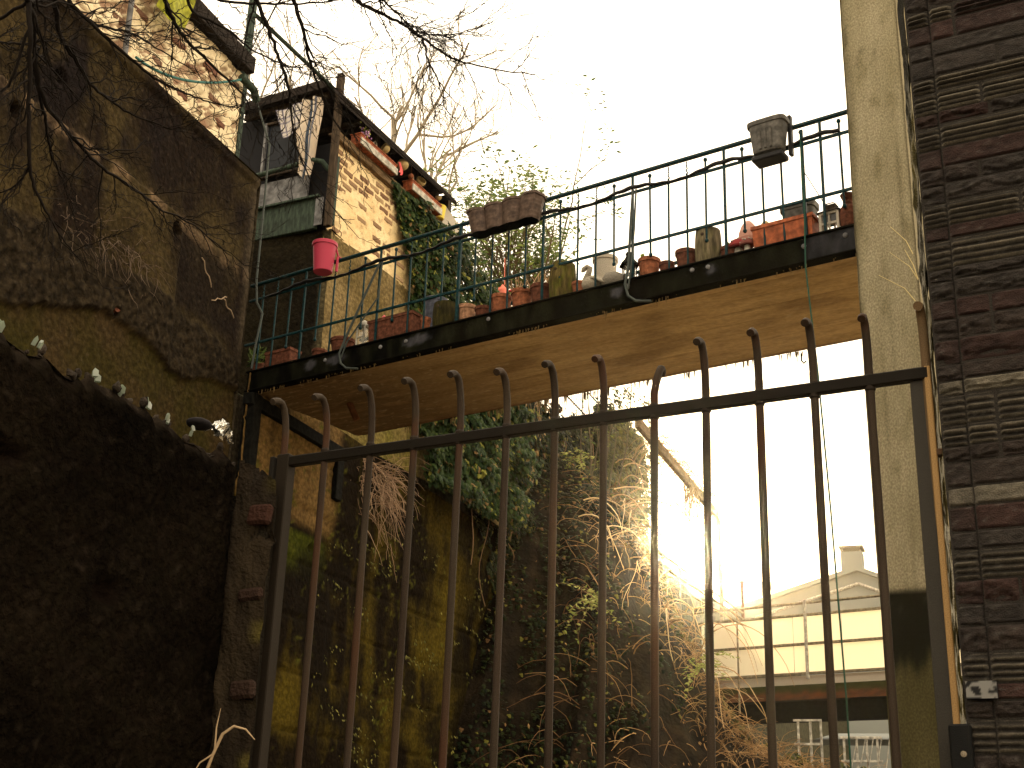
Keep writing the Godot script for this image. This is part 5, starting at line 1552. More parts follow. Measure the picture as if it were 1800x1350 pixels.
func bank():
	var b := MB.new()
	b.sheet(110, 110, func(u: float, v: float):
		var x := lerpf(-7.0, 3.0, u)
		var z := lerpf(-13.8, -25.5, v)
		return [Vector3(x, bank_height(x, z) - 0.05, z), mix3(Color(0.010, 0.008, 0.005), Color(0.040, 0.027, 0.014), 0.5 + nb.get_noise_2d(x * 3.0, z * 3.0))])
	struct("overgrown_bank", b, M.earth)
	var t := thing("brambles", "tangle of dry brown bramble canes and ivy on the bank below the sun", "brambles", Vector3(-4.0, 4.0, -19.0))
	b = MB.new()
	for k in 2300:
		var x := rng.randf_range(-5.9, -1.4)
		var z := rng.randf_range(-21.6, -15.0)
		if rng.randf() < 0.45: z = rng.randf_range(-20.6, -18.6)
		b.col = Color(0.13, 0.070, 0.032).lerp(Color(0.50, 0.31, 0.14), rng.randf() * (1.0 if x > -5.2 else rng.randf()))  # canes on the right coloured brighter, as if lit
		var up := 0.9 if rng.randf() < 0.6 else 0.2
		twigs(b, Vector3(x, bank_height(x, z) - 0.08, z), Vector3(rng.randf_range(-1, 1), up, rng.randf_range(-0.4, 0.9)), rng.randf_range(0.35, 1.15 if x < -5.2 else 0.8), rng.randf_range(0.004, 0.0085), Vector3(rng.randf_range(-0.8, 1.2), -1.7, 0.3), 7, 0.22, 3)
	part("canes", b, M.twig, t, "stuff")
	for k in 46:   # long hanging canes one can follow
		b = MB.new()
		b.col = Color(0.34, 0.21, 0.10).lerp(Color(0.60, 0.42, 0.22), rng.randf())
		var x := rng.randf_range(-5.9, -4.2)
		var z := rng.randf_range(-20.4, -18.2)
		twigs(b, Vector3(x, bank_height(x, z) + rng.randf_range(0.0, 0.9), z), Vector3(rng.randf_range(0, 1), 0.5, rng.randf_range(-0.3, 0.8)), rng.randf_range(0.9, 2.2), rng.randf_range(0.008, 0.013), Vector3(0.2, -3.0, 0.3), 12, 0.16, 5)
		part("cane", b, M.twig, t)
	var w := []
	var tint := []
	for k in 30000:
		var x := rng.randf_range(-6.9, -1.6)
		var z := rng.randf_range(-22.0, -14.6)
		if na.get_noise_2d(x * 1.1 + 40.0, z * 1.1) < -0.18 + 0.60 * ss(-5.7, -4.2, x): continue
		w.append(leaf_at(Vector3(x, bank_height(x, z) + rng.randf_range(-0.02, 0.20), z), Vector3(0.4, 0.9, 0.6), Vector3(0.3, -1, 0.5), rng.randf_range(0.04, 0.085)))
		tint.append(ivy_green().lerp(Color(0.13, 0.12, 0.02), ss(-19.0, -20.5, z) * rng.randf() * 0.6))  # leaves along the ridge tinted yellow as if sunlit
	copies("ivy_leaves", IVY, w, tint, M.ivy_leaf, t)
	w = []; tint = []
	for k in 700:
		var x := rng.randf_range(-6.6, -1.4)
		var z := rng.randf_range(-21.5, -15.0)
		if na.get_noise_2d(x * 1.7 + 10.0, z * 1.7) < 0.05: continue
		w.append(leaf_at(Vector3(x, bank_height(x, z) + rng.randf_range(0.0, 0.3), z), Vector3(0.2, 0.7, 0.7), Vector3(0.3, -1, 0.3), rng.randf_range(0.04, 0.09)))
		tint.append(Color(0.20, 0.11, 0.045).lerp(Color(0.36, 0.24, 0.10), rng.randf()))
	copies("dead_leaves", SLIM, w, tint, M.dry_leaf, t)
	# privet sprays catching light
	for q in [[Vector3(-5.35, 4.9, -17.6), 120, 0.34, "privet spray with pale leaves hanging out of the bramble bank at mid height"], [Vector3(-3.95, 4.15, -18.6), 70, 0.22, "small yellow green spray among the brambles under the left end of the panelled walkway"], [Vector3(-6.3, 7.75, -19.6), 90, 0.30, "pale leafy spray sticking out of the ivy just under the footbridge"]]:
		var pr := thing("privet_spray", q[3], "shrub", q[0], "leafy sprays in the tangle")
		b = MB.new(); b.col = Color(0.16, 0.11, 0.05)
		w = []; tint = []
		for k in 9:
			var g: Array = twigs(b, q[0] + rv(0.1), Vector3(rng.randf_range(-1, 1), rng.randf_range(-0.3, 0.6), rng.randf_range(0, 1)), q[2] * rng.randf_range(1.2, 2.6), 0.006, Vector3(0.2, -1.4, 0), 8, 0.15, 4)
			for i in g[0].size():
				for e in 2:
					w.append(leaf_at(g[0][i] + rv(0.02), Vector3(0.2, 0.6, 0.8), Vector3(rng.randf_range(-1, 1), 0.1, 0.2), rng.randf_range(0.05, 0.09)))
					tint.append(Color(0.16, 0.20, 0.04).lerp(Color(0.34, 0.34, 0.10), rng.randf()))
		part("stems", b, M.twig, pr)
		copies("leaves", SLIM, w, tint, M.leaf, pr)

func far_side():
	# beam grown over with dry vines, on a post, near the sun
	var t := thing("pergola_beam", "sloping roof timber overgrown with dry vines above the sun", "timber beam", Vector3(-5.0, 7.88, -19.0))
	var b := MB.new(); b.box(Vector3(-5.0, 7.90, -21.6), Vector3(0.09, 0.17, 6.0), Basis(), 0.01)
	part("beam", b, M.wood_beam, t)
	b = MB.new(); b.tube([Vector3(-5.0, 7.86, -24.5), Vector3(-5.0, 7.82, -24.8), Vector3(-5.0, 7.5, -24.9), Vector3(-5.0, 3.0, -24.95)], 0.04, 8)
	part("downpipe", b, M.frame_paint, t)
	b = MB.new()
	for k in 170:
		b.col = Color(0.22, 0.13, 0.06).lerp(Color(0.38, 0.25, 0.12), rng.randf())
		var z := -24.0 + 4.7 * pow(rng.randf(), 0.8)
		twigs(b, Vector3(-5.0 + rng.randf_range(-0.06, 0.06), 7.95, z), Vector3(rng.randf_range(-1, 1), rng.randf_range(-0.2, 0.9), rng.randf_range(-0.5, 0.8)), rng.randf_range(0.25, 0.9), 0.007, Vector3(0, -2.4, 0), 7, 0.25, 3)
	part("dry_vines", b, M.twig, t, "stuff")
	b = MB.new(); b.col = Color(0.24, 0.15, 0.07)
	for k in 30:
		twigs(b, Vector3(-5.0 + rng.randf_range(-0.1, 0.1), 7.85, -22.3 + rng.randf_range(-0.2, 0.2)), Vector3(rng.randf_range(-0.3, 0.3), -1, rng.randf_range(-0.3, 0.3)), rng.randf_range(0.6, 1.7), 0.009, Vector3(0, -0.8, 0), 9, 0.15, 3)
	part("hanging_vines", b, M.twig, t, "stuff")
	# second walkway with cream panels
	var A := Vector3(-4.95, 0, -23.2)
	var E := Vector3(0.9532, 0, 0.3024)
	var N := Vector3(0.3024, 0, -0.9532)
	var eb := Basis(E, UP, -N)
	t = thing("panelled_walkway", "far walkway with glowing cream panels and a rusty mossy edge beam", "footbridge", A + UP * 4.4)
	var q := func(s: float, y: float, w: float) -> Vector3: return A + E * s + UP * y + N * w
	var xs := [-0.1, 1.72, 2.62, 4.4, 6.2]
	for row in 2:
		for i in 4:
			b = MB.new()
			b.box(q.call((xs[i] + xs[i + 1]) * 0.5, 4.745 + 0.50 * row, 0), Vector3(xs[i + 1] - xs[i] - 0.012, 0.47, 0.006), eb)
			part("panel", b, M.cream_panel, t)
	for y in [5.50, 5.0, 4.50]:
		b = MB.new(); b.box(q.call(3.0, y, -0.02), Vector3(6.3, 0.045, 0.05), eb, 0.006)
		part("rail", b, M.frame_paint, t)
	b = MB.new(); b.tube([q.call(-0.7, 5.70, -0.02), q.call(6.2, 5.72, -0.02)], 0.024, 7)
	part("handrail", b, M.frame_paint, t)
	for s in [0.02, 1.98, 4.4, 6.1]:
		b = MB.new(); b.box(q.call(s, 5.08, -0.045), Vector3(0.05, 1.36, 0.04), eb, 0.004)
		part("post", b, M.white_paint, t)
	b = MB.new(); b.box(q.call(3.0, 4.39, 0.05), Vector3(6.4, 0.16, 0.06), eb, 0.004)
	part("white_skirting", b, M.white_plastic, t)
	b = MB.new()
	b.sheet(120, 8, func(u: float, v: float):
		var s := lerpf(-0.4, 6.2, u)
		var y := lerpf(4.06, 4.31, v)
		var cc := mix3(Color(0.20, 0.075, 0.028), Color(0.10, 0.05, 0.03), 0.5 + nb.get_noise_2d(s * 3.0, y * 9.0))
		cc = mix3(cc, Color(0.055, 0.058, 0.014), ss(4.15, 4.24, y + 0.05 * nb.get_noise_1d(s * 5.0)))
		return [q.call(s, y, -0.06 + 0.015 * nb.get_noise_2d(s * 5.0, y * 12.0)), cc])
	part("rusty_edge", b, M.stone, t)
	b = MB.new(); b.box(q.call(2.9, 4.18, 0.75), Vector3(6.6, 0.22, 1.55), eb, 0.01)
	part("deck", b, M.old_steel, t)
	b = MB.new(); b.box(q.call(3.2, 3.88, 0.16), Vector3(6.0, 0.34, 0.14), eb, 0.01)
	part("girder", b, M.old_steel, t)
	b = MB.new(); b.box(q.call(5.9, 2.2, 0.5), Vector3(0.4, 3.6, 0.4), eb, 0.02)
	part("support", b, M.old_steel, t)
	# stair rails on the bank
	t = thing("stair_railing", "pale pipe handrails of a garden stair sloping down the bank beside the sun", "railing", Vector3(-4.6, 5.6, -22.3))
	for k in 3:
		b = MB.new()
		b.tube([Vector3(-5.4, 6.52 - 0.22 * k, -22.3), Vector3(-4.05, 5.45 - 0.10 * k, -22.0)], 0.022, 6)
		part("handrail", b, M.frame_paint, t)
	for k in 3:
		b = MB.new(); b.tube([Vector3(-5.2 + 0.5 * k, 6.38 - 0.4 * k, -22.25), Vector3(-5.2 + 0.5 * k, 4.6 - 0.4 * k, -22.25)], 0.018, 6)
		part("post", b, M.frame_paint, t)
	# house with chimney
	t = thing("far_house", "distant house with a pale grey gable and a square chimney", "house", Vector3(-6.5, 0, -72.0))
	var Z := -68.4
	b = MB.new()
	var g0 := Vector3(-6.517, 15.788, Z)
	var gl := Vector3(-13.68, 13.66, Z)
	var gr := Vector3(1.14, 12.615, Z)
	b.face([gl, g0, gr, Vector3(1.14, 0, Z), Vector3(-13.68, 0, Z)], Vector3(-5.7, 6.25, Z - 9.5))
	b.face([gl, Vector3(-13.68, 0, Z), Vector3(-13.68, 0, Z - 19), Vector3(-13.68, 13.66, Z - 19)], Vector3(-5.7, 6.25, Z - 9.5))
	b.face([gr, Vector3(1.14, 0, Z), Vector3(1.14, 0, Z - 19), Vector3(1.14, 12.615, Z - 19)], Vector3(-5.7, 6.25, Z - 9.5))
	part("gable_wall", b, M.slate, t)
	var rf := part("roof", null, M.slate, t)
	b = MB.new()
	for s in [[gl + Vector3(-0.3, -0.09, 0), g0], [g0, gr + Vector3(0.2, -0.08, 0)]]:
		var p0: Vector3 = s[0] + Vector3(0, 0.03, 0.25)
		var p1: Vector3 = s[1] + Vector3(0, 0.03, 0.25)
		var d := Vector3(0, 0, -16)
		var th := Vector3(0, 0.22, 0)
		for f in [[p0, p1, p1 + d, p0 + d], [p0 + th, p1 + th, p1 + d + th, p0 + d + th], [p0, p1, p1 + th, p0 + th], [p0, p0 + d, p0 + d + th, p0 + th]]:
			b.face(f, (p0 + p1 + d + th) * 0.5)
	rf.mesh = shifted(b, t).mesh()
	for i in 2:
		b = MB.new()
		var a: Vector3 = [gl, g0][i] + Vector3(0, -0.65, 0.06)
		var c: Vector3 = [g0, gr][i] + Vector3(0, -0.65, 0.06)
		b.tube([a, c], 0.09, 5)
		part("verge_trim", b, M.white_paint, rf)
	b = MB.new(); b.box(Vector3(-6.897, 16.035, Z - 1.71), Vector3(1.1, 2.2, 1.15), Basis(), 0.02)
	var ch := part("chimney", b, M.slate, rf)
	b = MB.new(); b.box(Vector3(-6.897, 17.384, Z - 1.71), Vector3(1.25, 0.1, 1.3), Basis(), 0.01)
	part("chimney_cap", b, M.frame_paint, rf)
	b = MB.new()
	for e in [[-1, -1], [1, -1], [1, 1], [-1, 1]]: b.box(Vector3(-6.897 + e[0] * 0.47, 17.23, Z - 1.71 + e[1] * 0.47), Vector3(0.08, 0.23, 0.08))
	part("cap_legs", b, M.frame_paint, rf)
	b = MB.new(); b.box(Vector3(-10.165, 15.028, Z - 3.8), Vector3(0.95, 0.95, 0.95), Basis(), 0.02)
	part("chimney", b, M.slate, rf)
	b = MB.new()
	var dp := []
	for i in 7: dp.append(Vector2(0.53 * i / 6.0, 0.115 * pow(i / 6.0, 2.0)))
	b.lathe(dp, 18, Transform3D(Basis(Vector3(1, 0, 0), 1.1) * Basis(Vector3(0, 0, 1), 0.3), Vector3(-11.305, 14.895, Z + 0.57)))
	b.tube([Vector3(-11.305, 14.8, Z + 0.532), Vector3(-11.21, 13.945, Z + 0.38)], 0.05, 5)
	solo("satellite_dish", b, M.white_paint, "satellite dish at the left eave of the distant grey house", "satellite dish")
	b = MB.new(); b.tube([Vector3(-4.4, 4.4, -23.9), Vector3(-4.4, 6.38, -23.9)], 0.03, 6)
	b.ball(Vector3(-4.4, 6.38, -23.9), Vector3(0.045, 0.03, 0.045), 8, 5)
	solo("pole", b, M.rust, "thin dark pole standing behind the left end of the cream panelled walkway", "pole")
	# white garden frame under the walkway
	t = thing("garden_trellis", "rusty white metal garden frame with a lattice under the far walkway", "garden frame", Vector3(-2.4, 2.0, -21.0))
	for x in [-3.05, -2.86, -2.70, -2.36, -2.17, -2.02, -1.86]:
		b = MB.new(); b.box(Vector3(x, 2.55, -21.0), Vector3(0.035, 2.05 if x < -2.6 else 1.55, 0.035), Basis(), 0.003)
		part("post", b, M.white_paint, t)
	for q2 in [[-2.9, 3.56, 0.44], [-2.1, 3.30, 0.62], [-2.1, 2.95, 0.62], [-2.9, 3.2, 0.44], [-2.1, 2.6, 0.62]]:
		b = MB.new(); b.box(Vector3(q2[0], q2[1], -20.98), Vector3(q2[2], 0.035, 0.03), Basis(), 0.003)
		part("cross_bar", b, M.white_paint, t)
	for k in 5:
		b = MB.new(); b.tube([Vector3(-2.4 + 0.14 * k, 2.3, -20.96), Vector3(-2.15 + 0.12 * k, 3.3, -20.96)], 0.008, 4)
		part("lath", b, M.white_paint, t)
	b = MB.new(); b.box(Vector3(-2.05, 3.62, -25.0), Vector3(2.2, 0.10, 3.2), Basis(Vector3(1, 0, 0), 0.12), 0.01)
	solo("shed_roof", b, M.slate, "pale flat shed roof seen under the far walkway", "shed roof")
	# mesh fence by the bridge underside
	t = thing("mesh_fence", "small wire mesh fence on the wall top glimpsed under the footbridge", "fence", Vector3(-6.7, 8.4, -21.5))
	b = MB.new()
	for k in 26: b.tube([Vector3(-6.72, 8.5, -20.0 - 0.1 * k), Vector3(-6.72, 9.55, -20.0 - 0.1 * k)], 0.005, 4)
	part("wires", b, M.old_steel, t, "stuff")
	for y in [8.6, 9.05, 9.55]:
		b = MB.new(); b.tube([Vector3(-6.71, y, -19.9), Vector3(-6.71, y, -22.6)], 0.014, 5)
		part("rail", b, M.old_steel, t)

func shifted(b: MB, t: Node3D) -> MB:
	for i in b.v.size(): b.v[i] -= t.position
	return b

func grow(b: MB, p: Vector3, d: Vector3, l: float, r: float, depth: int, up: float, tips: Array, col0: Color):
	b.col = col0
	var n := 5
	var pts := [p]
	var rad := [r]
	for i in n:
		d = (d + rv(0.20) + UP * up * 0.12).normalized()
		p += d * l / n
		pts.append(p)
		rad.append(lerpf(r, r * 0.62, (i + 1.0) / n))
	b.tube(pts, rad, 5 if r > 0.008 else 3, false)
	if depth == 0:
		tips.append(p)
		return
	for k in (3 if rng.randf() < 0.6 else 2):
		var q: Vector3 = pts[rng.randi_range(2, n)]
		grow(b, q, (d + rv(0.85)).normalized(), l * rng.randf_range(0.55, 0.82), r * 0.56, depth - 1, up, tips, col0)

func shrubs():
	# bare trees behind the shed
	for q in [[Vector3(-9.5, 8.2, -17.8), 1.7, 0.08, "bare tree with glare painted into its pale twigs, rising behind the middle of the shed roof", 5, Vector3(0.25, 1, 0.1)], [Vector3(-8.5, 8.3, -17.4), 1.25, 0.055, "small bare tree behind the far end of the shed roof", 5, Vector3(0.3, 1, 0)], [Vector3(-10.8, 8.2, -17.0), 1.6, 0.07, "bare tree behind the left end of the shed roof", 5, Vector3(0.05, 1, 0.1)]]:
		var t := thing("bare_tree", q[3], "tree", q[0])
		var b := MB.new(); b.col = Color(0.10, 0.085, 0.06)
		var top: Vector3 = q[0] + Vector3(0.1, 4.3 if q[1] > 1.3 else 3.5, 0)
		b.tube([q[0], q[0] + Vector3(0.03, 2.0, 0), top], [q[2] * 1.3, q[2] * 1.1, q[2]], 8)
		part("trunk", b, M.glare_bark, t)
		b = MB.new()
		var tips := []
		for k in 4: grow(b, top - Vector3(0, 0.30 * k, 0), (q[5] + rv(0.55)).normalized(), q[1], q[2] * 0.55, q[4], 0.7, tips, Color(0.34, 0.29, 0.22))  # twig colour paled as if washed out by the sky
		part("twigs", b, M.twig, t, "stuff")
	# evergreen shrub with hanging brown clematis behind the bridge
	var t := thing("shrub", "leafy green shrub against the sky between the shed and the brown lobed planter", "shrub", Vector3(-7.3, 8.3, -18.5))
	var b := MB.new()
	var w := []
	var tint := []
	for k in 26:
		var base := Vector3(rng.randf_range(-8.0, -6.3), rng.randf_range(8.3, 9.2), rng.randf_range(-19.3, -17.8))
		var tips := []
		grow(b, base, (UP + rv(0.25)).normalized(), rng.randf_range(1.2, 2.0), 0.032, 3, 1.0, tips, Color(0.10, 0.07, 0.035))
		for p in tips:
			for e in 12:
				w.append(leaf_at(p + rv(0.17), Vector3(0.3, 0.6, 0.7), Vector3(rng.randf_range(-1, 1), 0.4, rng.randf_range(-1, 1)), rng.randf_range(0.08, 0.15)))
				tint.append(Color(0.035, 0.075, 0.015).lerp(Color(0.17, 0.20, 0.04), rng.randf()))
	part("branches", b, M.twig, t, "stuff")
	copies("leaves", SLIM, w, tint, M.leaf, t)
	t = thing("clematis", "curtain of brown dried climber hanging below the lobed planter behind the railing", "climber", Vector3(-6.6, 8.5, -17.5))
	b = MB.new()
	w = []; tint = []
	for k in 230:
		b.col = Color(0.24, 0.15, 0.08).lerp(Color(0.42, 0.28, 0.16), rng.randf())
		var p := Vector3(rng.randf_range(-6.9, -6.1), rng.randf_range(8.8, 10.2), rng.randf_range(-17.9, -17.2))
		var g: Array = twigs(b, p, Vector3(rng.randf_range(-0.4, 0.4), -0.4, rng.randf_range(-0.3, 0.3)), rng.randf_range(0.5, 1.4), 0.006, Vector3(0, -1.6, 0), 7, 0.2, 3)
		for i in range(1, 8, 2):
			w.append(leaf_at(g[0][i] + rv(0.05), Vector3(0.3, 0.2, 1), Vector3(0, -1, 0), rng.randf_range(0.035, 0.07)))
			tint.append(Color(0.30, 0.20, 0.10).lerp(Color(0.45, 0.34, 0.18), rng.randf()) if rng.randf() < 0.7 else Color(0.12, 0.15, 0.03))
	part("dry_stems", b, M.twig, t, "stuff")
	copies("dry_leaves", SLIM, w, tint, M.dry_leaf, t)
	b = MB.new()
	b.lathe([Vector2(0, 0), Vector2(0.06, 0.03), Vector2(0.075, 0.16), Vector2(0.03, 0.26), Vector2(0, 0.27)], 10, Transform3D(Basis(Vector3(0, 0, 1), 0.2), Vector3(-6.55, 9.35, -16.6)))
	b.tube([Vector3(-6.55, 9.6, -16.6), Vector3(-6.6, 10.1, -16.7)], 0.006, 4)
	solo("paper_lantern", b, mk("coral", Color(0.70, 0.20, 0.14), 0.7, {"back": Color(0.5, 0.1, 0.05)}), "small coral red paper lantern hanging in the dried climber", "lantern")
	# saplings that show over the bridge deck
	t = thing("sapling", "thin leafy sapling seen through the railing right of the lobed planter", "shrub", Vector3(-5.9, 7.4, -19.6))
	b = MB.new()
	w = []; tint = []
	b.col = Color(0.10, 0.08, 0.05)
	for k in 9:
		var g: Array = twigs(b, Vector3(-5.95 + rng.randf_range(-0.3, 0.3), 7.0, -19.6 + rng.randf_range(-0.2, 0.2)), Vector3(rng.randf_range(-0.3, 0.3), 1, 0), rng.randf_range(2.2, 3.5), 0.012, Vector3(0.1, 0.3, 0), 12, 0.12, 4)
		for i in range(4, 13):
			for e in 3:
				w.append(leaf_at(g[0][i] + rv(0.12), Vector3(0.3, 0.6, 0.7), Vector3(rng.randf_range(-1, 1), 0.4, 0.2), rng.randf_range(0.05, 0.09)))
				tint.append(Color(0.08, 0.12, 0.025).lerp(Color(0.2, 0.22, 0.05), rng.randf()))
	part("stems", b, M.twig, t)
	copies("leaves", SLIM, w, tint, M.leaf, t)

func street_tree():
	var t := thing("street_tree", "bare tree whose thin dark branches hang in front of the retaining wall and sky", "tree", Vector3(-4.1, 2.8, -1.5))
	var b := MB.new()
	b.tube([Vector3(-4.1, 2.75, -1.5), Vector3(-4.05, 3.8, -1.52), Vector3(-3.95, 4.9, -1.6), Vector3(-3.7, 6.0, -1.9)], [0.13, 0.11, 0.09, 0.06], 12)
	part("trunk", b, M.bark, t)
	b = MB.new()
	b.tube([Vector3(-3.95, 4.9, -1.6), Vector3(-3.6, 5.35, -2.1), Vector3(-3.15, 5.45, -2.7), Vector3(-2.6, 5.35, -3.1), Vector3(-2.1, 5.25, -3.5), Vector3(-1.6, 5.3, -3.9)], [0.06, 0.05, 0.042, 0.034, 0.026, 0.015], 9)
	part("limb", b, M.bark, t)
	var B := [
		[0.0125, [Vector3(-3.2, 5.4, -2.65), Vector3(-3.05, 4.85, -2.85), Vector3(-3.05, 4.43, -2.93), Vector3(-3.13, 4.38, -3.05), Vector3(-3.19, 4.37, -3.16), Vector3(-3.28, 4.32, -3.28), Vector3(-3.35, 4.26, -3.40), Vector3(-3.41, 4.21, -3.53), Vector3(-3.48, 4.16, -3.65), Vector3(-3.52, 4.10, -3.79)]],
		[0.009, [Vector3(-3.13, 4.38, -3.05), Vector3(-3.12, 4.26, -3.08), Vector3(-3.17, 4.15, -3.16), Vector3(-3.23, 3.93, -3.28), Vector3(-3.27, 3.83, -3.37), Vector3(-3.27, 3.76, -3.45), Vector3(-3.26, 3.70, -3.53), Vector3(-3.24, 3.63, -3.63)]],
		[0.012, [Vector3(-3.1, 5.44, -2.75), Vector3(-3.15, 5.0, -3.05), Vector3(-3.22, 4.69, -3.22), Vector3(-3.30, 4.64, -3.35), Vector3(-3.38, 4.59, -3.49), Vector3(-3.41, 4.56, -3.64), Vector3(-3.44, 4.54, -3.78), Vector3(-3.46, 4.56, -3.91), Vector3(-3.44, 4.56, -4.06), Vector3(-3.35, 4.57, -4.24)]],
		[0.0085, [Vector3(-3.28, 4.32, -3.28), Vector3(-3.31, 4.23, -3.37), Vector3(-3.33, 4.18, -3.51), Vector3(-3.31, 4.13, -3.66), Vector3(-3.31, 4.11, -3.80), Vector3(-3.26, 4.09, -3.96), Vector3(-3.24, 4.07, -4.11), Vector3(-3.19, 4.07, -4.25), Vector3(-3.11, 4.00, -4.44)]],
		[0.0095, [Vector3(-3.1, 5.44, -2.75), Vector3(-3.15, 5.0, -3.05), Vector3(-3.21, 4.65, -3.24), Vector3(-3.30, 4.69, -3.42), Vector3(-3.40, 4.77, -3.57), Vector3(-3.44, 4.83, -3.76), Vector3(-3.42, 4.92, -3.96), Vector3(-3.46, 4.99, -4.15), Vector3(-3.42, 5.01, -4.39)]],
		[0.0075, [Vector3(-3.30, 4.69, -3.42), Vector3(-3.27, 4.65, -3.44), Vector3(-3.20, 4.58, -3.66), Vector3(-3.15, 4.55, -3.85), Vector3(-3.13, 4.58, -4.00), Vector3(-3.10, 4.62, -4.16), Vector3(-3.06, 4.67, -4.31)]],
		[0.010, [Vector3(-2.65, 5.36, -3.06), Vector3(-2.68, 4.9, -3.15), Vector3(-2.72, 4.55, -3.24), Vector3(-2.76, 4.51, -3.35), Vector3(-2.79, 4.49, -3.47), Vector3(-2.80, 4.48, -3.58), Vector3(-2.76, 4.44, -3.72), Vector3(-2.73, 4.41, -3.86), Vector3(-2.75, 4.41, -3.97)]],
		[0.0095, [Vector3(-2.3, 5.29, -3.34), Vector3(-2.3, 4.95, -3.42), Vector3(-2.31, 4.63, -3.48), Vector3(-2.33, 4.57, -3.57), Vector3(-2.34, 4.52, -3.66), Vector3(-2.36, 4.45, -3.76), Vector3(-2.37, 4.40, -3.85), Vector3(-2.38, 4.36, -3.94), Vector3(-2.36, 4.28, -4.05)]],
		[0.0085, [Vector3(-2.2, 5.27, -3.42), Vector3(-2.2, 4.95, -3.55), Vector3(-2.19, 4.68, -3.62), Vector3(-2.15, 4.65, -3.74), Vector3(-2.12, 4.67, -3.85), Vector3(-2.07, 4.68, -3.96), Vector3(-2.03, 4.68, -4.07), Vector3(-1.95, 4.65, -4.21), Vector3(-1.82, 4.66, -4.35), Vector3(-1.67, 4.69, -4.50)]],
		[0.006, [Vector3(-2.15, 5.26, -3.46), Vector3(-2.12, 4.75, -3.73), Vector3(-2.09, 4.71, -3.84), Vector3(-2.06, 4.69, -3.93), Vector3(-2.02, 4.66, -4.03)]],
		[0.005, [Vector3(-2.03, 4.68, -4.07), Vector3(-2.00, 4.64, -4.05), Vector3(-2.00, 4.58, -4.11), Vector3(-1.98, 4.52, -4.18), Vector3(-1.94, 4.46, -4.26)]],
		[0.004, [Vector3(-2.07, 4.68, -3.96), Vector3(-2.02, 4.67, -4.03), Vector3(-1.97, 4.75, -4.19), Vector3(-1.87, 4.88, -4.35)]],
		[0.007, [Vector3(-2.72, 4.55, -3.24), Vector3(-2.73, 4.62, -3.43), Vector3(-2.65, 4.65, -3.59), Vector3(-2.54, 4.73, -3.75), Vector3(-2.41, 4.82, -3.91), Vector3(-2.34, 4.93, -4.03)]],
		[0.0085, [Vector3(-2.5, 5.33, -3.18), Vector3(-2.4, 4.85, -3.25), Vector3(-2.35, 4.50, -3.29), Vector3(-2.36, 4.44, -3.37), Vector3(-2.35, 4.34, -3.48), Vector3(-2.35, 4.27, -3.57), Vector3(-2.36, 4.22, -3.65), Vector3(-2.39, 4.19, -3.72), Vector3(-2.41, 4.09, -3.81), Vector3(-2.39, 3.97, -3.93)]],
		[0.006, [Vector3(-2.73, 4.62, -3.43), Vector3(-2.83, 4.66, -3.61), Vector3(-2.77, 4.67, -3.77), Vector3(-2.75, 4.67, -3.92), Vector3(-2.68, 4.68, -4.09), Vector3(-2.66, 4.74, -4.21)]],
		[0.006, [Vector3(-3.13, 4.38, -3.05), Vector3(-3.43, 4.37, -3.15), Vector3(-3.40, 4.42, -3.30), Vector3(-3.36, 4.51, -3.43), Vector3(-3.36, 4.56, -3.56)]],
		[0.006, [Vector3(-3.13, 4.30, -3.08), Vector3(-3.24, 4.13, -3.15), Vector3(-3.36, 4.07, -3.18), Vector3(-3.5, 4.0, -3.2)]],
		[0.006, [Vector3(-3.23, 3.93, -3.28), Vector3(-3.38, 3.93, -3.45), Vector3(-3.52, 3.91, -3.52), Vector3(-3.67, 3.93, -3.57)]],
	]
	for q in B:
		var r: float = q[0] * 1.15
		var cv := Curve3D.new()
		var pts: Array = q[1]
		for i in pts.size():
			var tan: Vector3 = (pts[mini(i + 1, pts.size() - 1)] - pts[maxi(i - 1, 0)]) * 0.16
			cv.add_point(pts[i], -tan, tan)
		var smooth := []
		var rad := []
		var n := pts.size() * 5
		for i in n + 1:
			smooth.append(cv.samplef((pts.size() - 1.0) * i / n) + rv(0.0035))
			rad.append(lerpf(r, maxf(0.0018, r * 0.25), pow(float(i) / n, 1.2)))
		b = MB.new()
		b.tube(smooth, rad, 7)
		var br := part("branch", b, M.bark, t)
		b = MB.new()
		var i := int(n * 0.26)
		while i < n:
			var dir: Vector3 = (smooth[mini(i + 2, n)] - smooth[i - 1]).normalized()
			for e in (2 if rng.randf() < 0.4 else 1):
				twiglet(b, smooth[i], (dir + rv(0.9)).normalized(), rng.randf_range(0.13, 0.42), maxf(0.0026, rad[i] * 0.5), 2)
			i += rng.randi_range(1, 4)
		twiglet(b, smooth[n], (smooth[n] - smooth[n - 2]).normalized(), 0.25, 0.0018, 2)
		var tw := part("twigs", b, M.bark, br)
		tw.set_meta("kind", "stuff")

